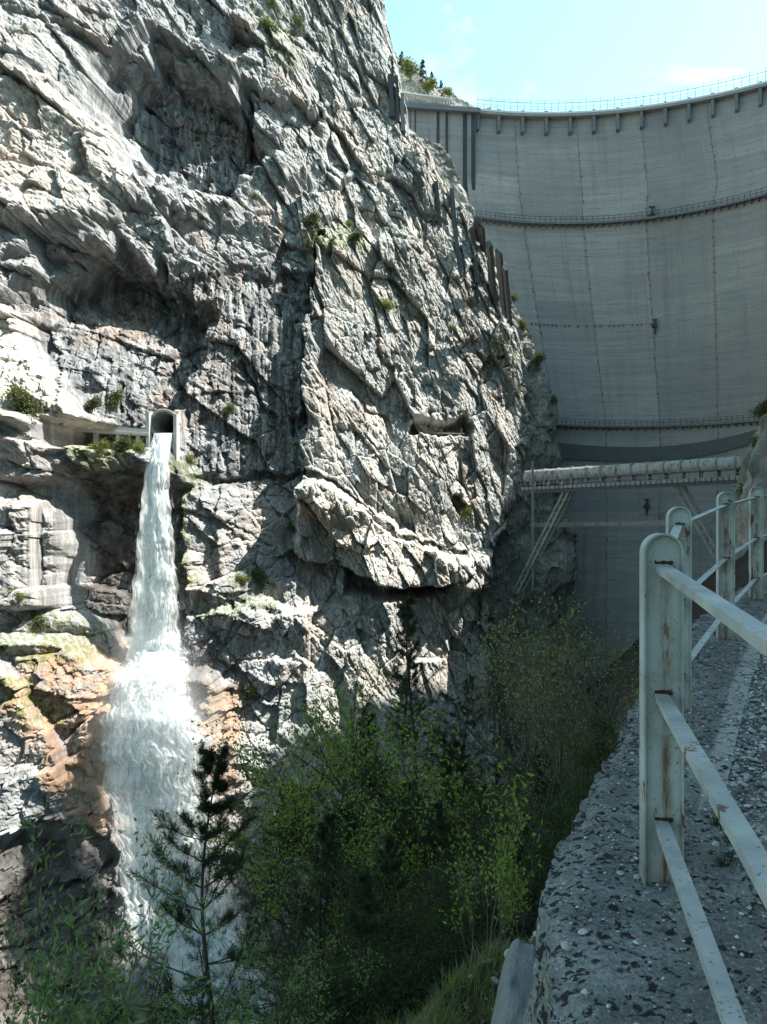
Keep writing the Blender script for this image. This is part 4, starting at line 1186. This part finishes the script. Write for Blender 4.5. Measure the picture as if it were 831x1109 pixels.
def leaves_np(C, Dv, L, Wd, rs, bend=.25):
    """rhombic leaves with a fold: centre base C, direction Dv"""
    n = len(C); Dv = Dv / (np.linalg.norm(Dv, axis=1)[:, None] + 1e-9)
    s = np.cross(Dv, rs.randn(n, 3)); s /= np.linalg.norm(s, axis=1)[:, None] + 1e-9; nn = np.cross(s, Dv)
    L = L * (.7 + .6 * rs.rand(n, 1)); Wd = Wd * (.7 + .6 * rs.rand(n, 1))
    V = np.stack([C, C + Dv * L * .45 + s * Wd * .5 + nn * L * bend * .3, C + Dv * L + nn * L * bend * .0, C + Dv * L * .45 - s * Wd * .5 + nn * L * bend * .3], 1).reshape(-1, 3)
    k = np.arange(n)[:, None] * 4
    return V, k + np.array([[0, 1, 2, 3]])

def rec_tree(rs, h, r, levels=4, spread=.6, kids=(3, 5), up=.25, lean=(0, 0)):
    segs = []; tips = []
    def grow(p, d, ln, rad, lv):
        n = 4 if lv == levels else 3
        q = p; dd = d.copy(); pts = [p]
        for i in range(n):
            dd = dd + rs.randn(3) * (.10 if lv == levels else .18) + np.array([0, 0, up * .25]); dd /= np.linalg.norm(dd)
            q2 = q + dd * ln / n; a = rad * (1 - .5 * i / n); b_ = rad * (1 - .5 * (i + 1) / n)
            segs.append((q, q2, a, b_)); q = q2; pts.append(q)
            if lv <= 1: tips.append((q, dd.copy()))
        if lv > 0:
            for k in range(rs.randint(kids[0], kids[1] + 1)):
                t = .3 + .7 * rs.rand() if lv == levels else .2 + .8 * rs.rand()
                i = min(int(t * n), n - 1); pp = pts[i] + (pts[i + 1] - pts[i]) * (t * n - i)
                v = rs.randn(3); v[2] = abs(v[2]) * .5 + up; v /= np.linalg.norm(v)
                nd = dd * (1 - spread) + v * spread; nd /= np.linalg.norm(nd)
                grow(pp, nd, ln * (.5 + .25 * rs.rand()), rad * .5, lv - 1)
    d0 = np.array([lean[0], lean[1], 1.0]); d0 /= np.linalg.norm(d0)
    grow(np.zeros(3), d0, h * .6, r, levels)
    P = np.array([t[0] for t in tips]); Dd = np.array([t[1] for t in tips])
    k = h / max(P[:, 2].max(), .1)
    segs = [(a * k, b_ * k, c_, d_) for a, b_, c_, d_ in segs]
    return segs, P * k, Dd

def make_broad(name, h, r, seed, leafmat, leafL, leafW, nleaf, levels=4, spread=.6, kids=(3, 5), bark=None, up=.25, clump=.12, lean=(0, 0), label='', cat='tree', group=None):
    rs = np.random.RandomState(seed)
    segs, P, Dd = rec_tree(rs, h, r, levels, spread, kids, up, lean)
    root = empty(name, (0, 0, 0), label, cat, group)
    V, Fc = tubes_np(segs, 5); mesh_np('trunk', V, Fc, bark or M_BARK, root, True)
    if nleaf:
        i = rs.randint(0, len(P), nleaf)
        C = P[i] + rs.randn(nleaf, 3) * clump; dv = Dd[i] + rs.randn(nleaf, 3) * .8
        V, Fc = leaves_np(C, dv, leafL, leafW, rs); mesh_np('crown', V, Fc, leafmat, root, False)
    return root

def make_conifer(name, h, seed, r0=.09, blen=.32, dens=1.0, needL=.09, needW=.008, nper=26, whorl=.42, bare=.25, droop=0.05, label='', cat='pine tree', group=None, twigs=9):
    rs = np.random.RandomState(seed)
    segs = []; C = []; Dv = []
    n = 26; pts = [np.array([.02 * h * math.sin(i * .35 + seed) * i / n, .02 * h * math.cos(i * .3) * i / n, h * i / n]) for i in range(n + 1)]
    for i in range(n): segs.append((pts[i], pts[i + 1], r0 * (1 - .93 * i / n), r0 * (1 - .93 * (i + 1) / n)))
    def at(z):
        t = min(z / h * n, n - .001); i = int(t); return pts[i] + (pts[i + 1] - pts[i]) * (t - i)
    def needles(p, q, k):
        t = rs.rand(k, 1); c = p + (q - p) * t; d = (q - p) / (np.linalg.norm(q - p) + 1e-9); C.append(c); Dv.append(d[None] * .75 + rs.randn(k, 3) * .62)
    z = h * bare * .4
    while z < h * .985:
        f = z / h
        L = h * blen * (1 - f) ** .75 * (.75 + .5 * rs.rand()) + .10
        for b in range(rs.randint(3, 6)):
            az = rs.rand() * 6.283; el = (-.05 - droop + .75 * f ** 1.5) + .18 * rs.randn()
            d = np.array([math.cos(az) * math.cos(el), math.sin(az) * math.cos(el), math.sin(el)])
            p = at(z); LL = L * (.6 + .5 * rs.rand()); nseg = 5
            dead = f < bare * (.6 + .8 * rs.rand())
            q = p; bp = [p]
            for i in range(nseg):
                d = d + np.array([0, 0, .10]) + rs.randn(3) * .07; d /= np.linalg.norm(d); q = q + d * LL / nseg; bp.append(q)
                segs.append((bp[i], q, .22 * r0 * (1 - f * .7) * (1 - .75 * i / nseg) + .003, .22 * r0 * (1 - f * .7) * (1 - .75 * (i + 1) / nseg) + .003))
            for tw in range(int(twigs * (1 - .4 * f))):
                t = .25 + .75 * rs.rand(); i = min(int(t * nseg), nseg - 1); pp = bp[i] + (bp[i + 1] - bp[i]) * (t * nseg - i)
                sd_ = np.cross(d, [0, 0, 1]) * (1 if rs.rand() < .5 else -1); td = d * .65 + sd_ * .75 + np.array([0, 0, .18]) + rs.randn(3) * .2; td /= np.linalg.norm(td)
                tl_ = LL * (.16 + .22 * rs.rand()); e = pp + td * tl_
                segs.append((pp, e, .004, .002))
                if not dead: needles(pp + td * tl_ * .2, e + td * .02, int(nper * dens))
            if not dead: needles(bp[2], bp[-1], int(nper * 2 * dens))
        z += whorl * (.7 + .6 * rs.rand()) * (1 - .35 * f)
    needles(at(h * .93), at(h), 60)
    root = empty(name, (0, 0, 0), label, cat, group)
    V, Fc = tubes_np(segs, 5); mesh_np('trunk', V, Fc, M_BARK, root, True)
    if C:
        C = np.concatenate(C); Dv = np.concatenate(Dv); V, Fc = leaves_np(C, Dv, needL, needW, rs, .0); mesh_np('crown', V, Fc, M_NEED, root)
    return root

def copy_tree(o, loc_, rz, sc_, label, group=None):
    c = o.copy(); COL.objects.link(c); c.location = loc_; c.rotation_euler = (0, 0, rz); c.scale = (sc_, sc_, sc_)
    c['label'] = label
    if group: c['group'] = group
    for ch in o.children:
        d = ch.copy(); COL.objects.link(d); d.parent = c
    return c

def place(o, px, pytop, Dp, h, first, label, group=None, rz=None, sink=.3):
    """put a tree of built height h so that its top reaches pytop"""
    x = (px - CX) / F * Dp; zt = (CY - pytop) / F * Dp
    zg = float(terr(np.float64(x), np.float64(Dp))) - sink
    s = max((zt - zg) / h, .15); rz = RS.rand() * 6.28 if rz is None else rz
    if first:
        o.location = (x, Dp, zg); o.scale = (s, s, s); o.rotation_euler = (0, 0, rz); o['label'] = label
        if group: o['group'] = group
        return o
    return copy_tree(o, (x, Dp, zg), rz, s, label, group)

# near pine in front of the waterfall
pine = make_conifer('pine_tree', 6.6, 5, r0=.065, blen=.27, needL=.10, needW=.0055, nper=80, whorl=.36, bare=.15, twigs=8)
place(pine, 228, 806, 10.5, 6.6, True, 'young dark pine standing in front of the lower waterfall', rz=.6)
# tall thin half bare pine
tall = make_conifer('pine_tree', 17, 8, r0=.19, blen=.19, needL=.16, needW=.02, nper=26, whorl=.5, bare=.55, droop=.10, twigs=9)
place(tall, 447, 640, 30, 17, True, 'tall thin pine with bare lower branches rising before the sunlit rock ledge')
gN = 'dark pines in the shaded gorge'
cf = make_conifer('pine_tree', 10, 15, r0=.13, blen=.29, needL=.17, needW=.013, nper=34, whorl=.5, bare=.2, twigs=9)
con = [(402, 948, 9.5, 'small dark pine right of the dead branch at the bottom'), (350, 880, 13, 'dark pine with dense crown right of the waterfall pine'), (470, 790, 34, 'dark pine half hidden behind the tall thin pine'),
       (395, 770, 40, 'dark pine in the shade left of the tall thin pine'), (505, 730, 42, 'dark pine rising near the foot of the sunlit nose'), (560, 760, 36, 'dark pine deep behind the bare budding shrub'),
       (308, 850, 48, 'dark pine against the reddish rock right of the waterfall'), (620, 800, 30, 'dark pine low beside the concrete wall edge'), (445, 850, 22, 'dark pine midway in the shaded thicket'),
       (350, 900, 26, 'dark pine behind the dead pale branch'), (530, 850, 24, 'dark pine behind the young bright leaved saplings'),
       (603, 725, 26, 'dark pine under the footbridge behind the budding trees'), (538, 712, 31, 'dark pine at the foot of the undercut nose'), (655, 752, 19, 'dark pine closest to the nearest railing post'),
       (585, 815, 17, 'dark pine beside the outer edge of the wall'), (480, 870, 16, 'dark pine directly left of the bright saplings'), (430, 905, 14, 'dark pine left of the grass bank top'), (375, 870, 18, 'dark pine below the fresh green leafy trees'),
       (500, 800, 21, 'dark pine in the blackest part of the thicket')]
for i, (px, py, dp, lab) in enumerate(con): place(cf, px, py, dp, 10, i == 0, lab, gN)
# broadleaf trees with fresh leaves
bt = make_broad('leafy_tree', 9, .09, 21, M_GREEN, .09, .05, 3400, 4, .62, (3, 5), label='', group=None, clump=.16)
gB = 'fresh green broadleaf trees in the gorge'
bl_ = [(395, 706, 22, 'fresh green leafy tree at the middle of the gorge, tallest of its kind'), (370, 790, 18, 'light green leafy tree left of the tall thin pine'), (345, 850, 17, 'green leafy tree just right of the waterfall spray'),
       (440, 790, 26, 'leafy tree with scattered bright leaves around the tall pine trunk'), (395, 950, 15, 'leafy tree low beside the right edge of the spray')]
for i, (px, py, dp, lab) in enumerate(bl_): place(bt, px, py, dp, 9, i == 0, lab, gB)
# budding, mostly bare shrubs before the dam
bs = make_broad('budding_tree', 8, .075, 31, M_BUD, .10, .045, 1500, 5, .62, (3, 4), bark=M_TWIG, up=.22, clump=.10)
gS = 'half bare budding trees before the dam'
bb = [(600, 628, 20, 'budding tree with pale twigs right below the pipe bridge'), (655, 648, 17, 'budding shrub tree beside the nearest railing post'), (560, 655, 24, 'budding tree in front of the foot of the dark flank'),
      (625, 690, 14, 'budding shrub low over the concrete wall edge'), 
      (575, 740, 15, 'budding shrub at the centre of the dark thicket'), (675, 700, 13, 'budding sapling leaning at the wall near the post')]
for i, (px, py, dp, lab) in enumerate(bb): place(bs, px, py, dp, 8, i == 0, lab, gS)
bare = make_broad('bare_tree', 9, .085, 37, M_BUD, .06, .03, 500, 5, .6, (2, 4), bark=M_TWIG, up=.3)
gR = 'leafless grey trees under the bridge'
for i, (px, py, dp, lab) in enumerate([(575, 575, 27, 'leafless grey tree reaching up to the bridge strut'), (545, 620, 30, 'leafless grey tree beneath the undercut nose'), (612, 640, 19, 'leafless tangle of grey branches under the footbridge'),
                                       (330, 900, 9, 'dead pale branching sapling right of the pine'), (500, 860, 11, 'leafless crooked sapling above the grass bank'), (640, 760, 11, 'leafless twiggy sapling rubbing the wall edge'), (420, 880, 12, 'leafless brown sapling left of the grass bank')]):
    place(bare, px, py, dp, 9, i == 0, lab, gR)
# mid green shrubs filling the bottom
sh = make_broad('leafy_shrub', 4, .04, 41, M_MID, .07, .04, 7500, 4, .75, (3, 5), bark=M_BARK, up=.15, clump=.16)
gH = 'dark green shrubs on the shaded slope'
shr = [(520, 900, 11, 'dark shrub behind the bright saplings'), (455, 930, 12, 'dark shrub above the grass bank'), (370, 980, 10, 'dark shrub at the foot of the small pine'), (580, 880, 9, 'dark shrub hugging the wall below the stones'),
       (335, 1035, 12, 'dark shrub right of the waterfall pine trunk'), (340, 1040, 9, 'dark shrub at the bottom left of the grass bank'), 
       (620, 820, 12, 'dark shrub in the gap beside the wall'), (560, 800, 17, 'dark shrub in the middle of the thicket'), (480, 820, 19, 'dark shrub beneath the tall thin pine'), (410, 840, 20, 'dark shrub left of the tall pine trunk'),
       (20, 1030, 13, 'dark shrub at the bottom left corner'), (660, 780, 10, 'dark shrub at the wall edge near the post'), 
       (500, 960, 9, 'dark shrub just above the grass'), (420, 1010, 8.5, 'dark shrub at the left rim of the grass bank')]
for i, (px, py, dp, lab) in enumerate(shr): place(sh, px, py, dp, 4, i == 0, lab, gH)
# bright saplings right of centre
sp = make_broad('sapling', 3.2, .018, 51, M_GREEN, .075, .04, 300, 3, .45, (3, 5), bark=M_TWIG, up=.6, clump=.04)
gP = 'bright leaved saplings beside the wall'
for i, (px, py, dp, lab) in enumerate([(535, 800, 7.0, 'tallest bright leaved sapling before the dark thicket'), (505, 880, 7.6, 'bright sapling left of the tallest one'), (562, 850, 6.6, 'bright sapling between the tallest one and the wall'), (545, 905, 6.3, 'lowest bright sapling near the grass')]):
    place(sp, px, py, dp, 3.2, i == 0, lab, gP)
# willow like branches in the lower left
wi = make_broad('willow_shrub', 5, .022, 61, M_SILV, .08, .022, 2300, 4, .5, (3, 4), bark=M_TWIG, up=.4, clump=.05)
gW = 'willow shrubs in the lower left foreground'
for i, (px, py, dp, lab) in enumerate([(0, 905, 7.5, 'willow shrub with silvery shoots at the left edge'), (80, 940, 7.0, 'thin willow shrub left of the pine'), (160, 1000, 6.5, 'willow shrub with bright shoots in front of the pine foot'), (268, 1015, 7.2, 'willow shrub right of the pine trunk'), (30, 975, 6.0, 'low willow shrub in the bottom left corner'), (310, 1020, 6.4, 'low willow shrub between pine and grass')]):
    place(wi, px, py, dp, 5, i == 0, lab, gW)

# shrubs clinging to the cliff
cs = make_broad('cliff_shrub', 2.0, .05, 71, M_GRCL, .17, .10, 1500, 3, .75, (4, 6), bark=M_TWIG, up=.15, clump=.18)
cd = make_broad('cliff_shrub', 2.0, .05, 72, M_GRCD, .17, .10, 1700, 3, .75, (4, 6), bark=M_TWIG, up=.15, clump=.18)
gC = 'shrubs growing on the cliff'
cl_ = [(cs, 293, 42, 1.3, 'bright shrub near the top of the cliff'), (cd, 318, 38, 1.6, 'darker shrub beside the bright one near the cliff top'), (cd, 350, 50, 1.1, 'low shrub right of the darker one near the cliff top'), (cs, 290, 12, 1.0, 'highest little shrub on the cliff at the frame top'),
       (cs, 357, 282, 1.7, 'bright yellow green shrub in the middle of the cliff'), (cd, 335, 255, 1.6, 'grey green shrub above the bright one in mid cliff'), (cd, 385, 270, 1.3, 'shrub right of the bright mid cliff one'), (cs, 378, 248, .8, 'small shrub topping the mid cliff clump'),
       (cs, 420, 338, 1.1, 'small bright shrub right below the mid cliff clump'), (cs, 489, 360, .8, 'tiny shrub halfway up the sunlit slab'), (cs, 540, 398, 1.0, 'pale green shrub near the ridge edge above the nose'), (cd, 548, 408, .8, 'lower shrub near the ridge edge above the nose'),
       (cs, 274, 218, .8, 'tiny shrub below the upper cave'), (cd, 30, 460, 1.7, 'round shrub on the left ledge beside the footway'), (cs, 62, 462, .8, 'small shrub where the footway begins'), (cs, 500, 566, 1.4, 'round bright shrub by the little hole in the nose'),
       (cs, 311, 575, .8, 'tiny shrub left of the great block'), (cd, 278, 640, 1.4, 'shrub on the ledge right of the waterfall'), (cs, 262, 636, .9, 'small shrub beside the waterfall ledge shrub'), (cd, 130, 500, 1.3, 'grassy shrub hanging under the footway'),
       (cs, 105, 496, 1.0, 'left grassy shrub under the footway'), (cs, 150, 494, .9, 'shrub under the footway closest to the jet'), (cs, 205, 530, 1.1, 'mossy shrub right of the upper jet'), (cd, 200, 560, 1.0, 'dark mossy shrub midway right of the jet'),
       (cd, 45, 690, 1.2, 'shrub on the slope under the left buttress'), (cs, 270, 760, 1.0, 'shrub on the reddish rock right of the spray'), (cd, 245, 455, 1.0, 'shrub above the tunnel ledge to the right'), (cd, 120, 448, 1.3, 'shrub behind the footway on the dark ledge'),
       (cd, 100, 450, 1.0, 'second shrub behind the footway'), (cs, 20, 655, .8, 'small shrub at the crack below the left buttress'), (cs, 405, 285, .8, 'small shrub at the right end of the mid cliff clump'), (cs, 205, 505, .9, 'yellow shrub at the foot of the portal side wall')]
seen = set()
for o, px, py, s, lab in cl_:
    q = hit(px, py, -.2); q.z -= .3
    if id(o) in seen: copy_tree(o, q, RS.rand() * 6.28, s, lab, gC)
    else:
        seen.add(id(o)); o.location = q; o.scale = (s, s, s); o['label'] = lab; o['group'] = gC
# trees on the skyline above the dam's left end
sk = make_conifer('skyline_pine', 6, 81, r0=.12, blen=.28, needL=.32, needW=.06, nper=16, whorl=.5, bare=.1, twigs=7)
gK = 'dark little pines on the skyline'
for i, (px, py, s, lab) in enumerate([(435, 76, .7, 'leftmost little pine on the skyline'), (458, 92, .95, 'biggest little pine on the skyline'), (468, 98, .7, 'little pine right of the biggest on the skyline'), (478, 103, .55, 'rightmost little pine above the parapet')]):
    q = W(px, py, 192)
    if i == 0: sk.location = q; sk.scale = (s,) * 3; sk['label'] = lab; sk['group'] = gK
    else: copy_tree(sk, q, i, s, lab, gK)
for i, (px, py, s, lab) in enumerate([(445, 88, 2.2, 'yellow green bush between the skyline pines'), (463, 103, 1.8, 'green bush under the biggest skyline pine'), (486, 108, 1.5, 'last green bush above the parapet end')]):
    copy_tree(cs, W(px, py, 190), i * 2, s, lab, 'bushes on the skyline')
# shrubs on the shaded flank and right bank
for i, (px, py, s, lab) in enumerate([(556, 330, 1.0, 'dark shrub at the head of the shaded flank'), (568, 362, 1.3, 'dark shrub high on the edge of the shaded flank'), (583, 402, 1.6, 'broad dark shrub on the edge of the shaded flank'), (598, 440, 1.0, 'dark shrub low on the shaded flank')]):
    copy_tree(cd, W(px, py, 156.5), i * 2, s, lab, 'dark shrubs on the shaded flank')
for i, (px, py, dp, s, lab) in enumerate([(822, 500, 108, 1.6, 'shrub on the right bank above the bridge end'), (815, 560, 105, 1.9, 'shrub on the right bank under the bridge end'), (826, 460, 110, 1.5, 'highest shrub on the right bank')]):
    copy_tree(cd, W(px, py, dp), i * 2, s, lab, 'shrubs on the right bank')

# grass bank
def grass(name, n, mat, xf, hmin, hmax, wdt, seed, yr=(4.0, 9.0)):
    rs = np.random.RandomState(seed)
    y = yr[0] + (yr[1] - yr[0]) * rs.rand(n); d = xf(rs.rand(n), rs); x = edge_x(y) - d
    keep = gn(x / .5, y / .5, seed) > -.35; x, y = x[keep], y[keep]; n = len(x)
    z = terr(x, y) - .01
    h = hmin + (hmax - hmin) * rs.rand(n) ** 1.5; az = rs.rand(n) * 6.28; ln = .25 + .6 * rs.rand(n)
    dx, dy = np.cos(az) * ln, np.sin(az) * ln
    sx_, sy_ = -np.sin(az) * wdt / 2, np.cos(az) * wdt / 2
    B0 = np.stack([x, y, z], -1); sv = np.stack([sx_, sy_, 0 * sx_], -1)
    M1 = B0 + np.stack([dx * h * .3, dy * h * .3, h * .6], -1); T1 = B0 + np.stack([dx * h, dy * h, h * .9], -1)
    V = np.stack([B0 - sv, B0 + sv, M1 + sv * .8, M1 - sv * .8, T1 + sv * .1, T1 - sv * .1], 1).reshape(-1, 3)
    k = np.arange(n)[:, None, None] * 6
    Fc = (k + np.array([[0, 1, 2, 3], [3, 2, 4, 5]])[None]).reshape(-1, 4)
    return tag(mesh_np(name, V, Fc, mat), kind='stuff')
grass('grass', 15000, M_GRASS, lambda r, rs: .15 + 2.1 * r, .05, .20, .006, 91, (4.0, 6.9))
grass('dry_grass', 11000, M_DRY, lambda r, rs: .1 + 2.2 * r, .04, .24, .005, 92, (4.0, 6.9))
def tuft(px, py, s, seed, lab):
    c = on_walk(px, py); rs = np.random.RandomState(seed); n = 90
    az = rs.rand(n) * 6.28; rr_ = rs.rand(n) * .035 * s; h = (.03 + .05 * rs.rand(n)) * s; ln = .3 + .8 * rs.rand(n)
    B0 = np.stack([np.cos(az) * rr_, np.sin(az) * rr_, 0 * az], -1); d_ = np.stack([np.cos(az) * ln * h, np.sin(az) * ln * h, h], -1)
    sv = np.stack([-np.sin(az), np.cos(az), 0 * az], -1) * .0015
    V = np.stack([B0 - sv, B0 + sv, B0 + d_], 1).reshape(-1, 3)
    o = mesh_np('grass_tuft', V, np.arange(n * 3).reshape(-1, 3), M_MID); o.location = c; tag(o, lab, 'grass tuft', 'grass tufts in the gravel')
tuft(797, 915, 1.5, 1, 'larger green grass tuft in the gravel behind the middle rail'); tuft(787, 940, 1.1, 2, 'small grass tuft in the gravel by the lower rail'); tuft(808, 925, 1.0, 3, 'grass tuft at the right, closest to the middle rail')
tuft(776, 893, .9, 4, 'farthest tiny grass tuft in the gravel')
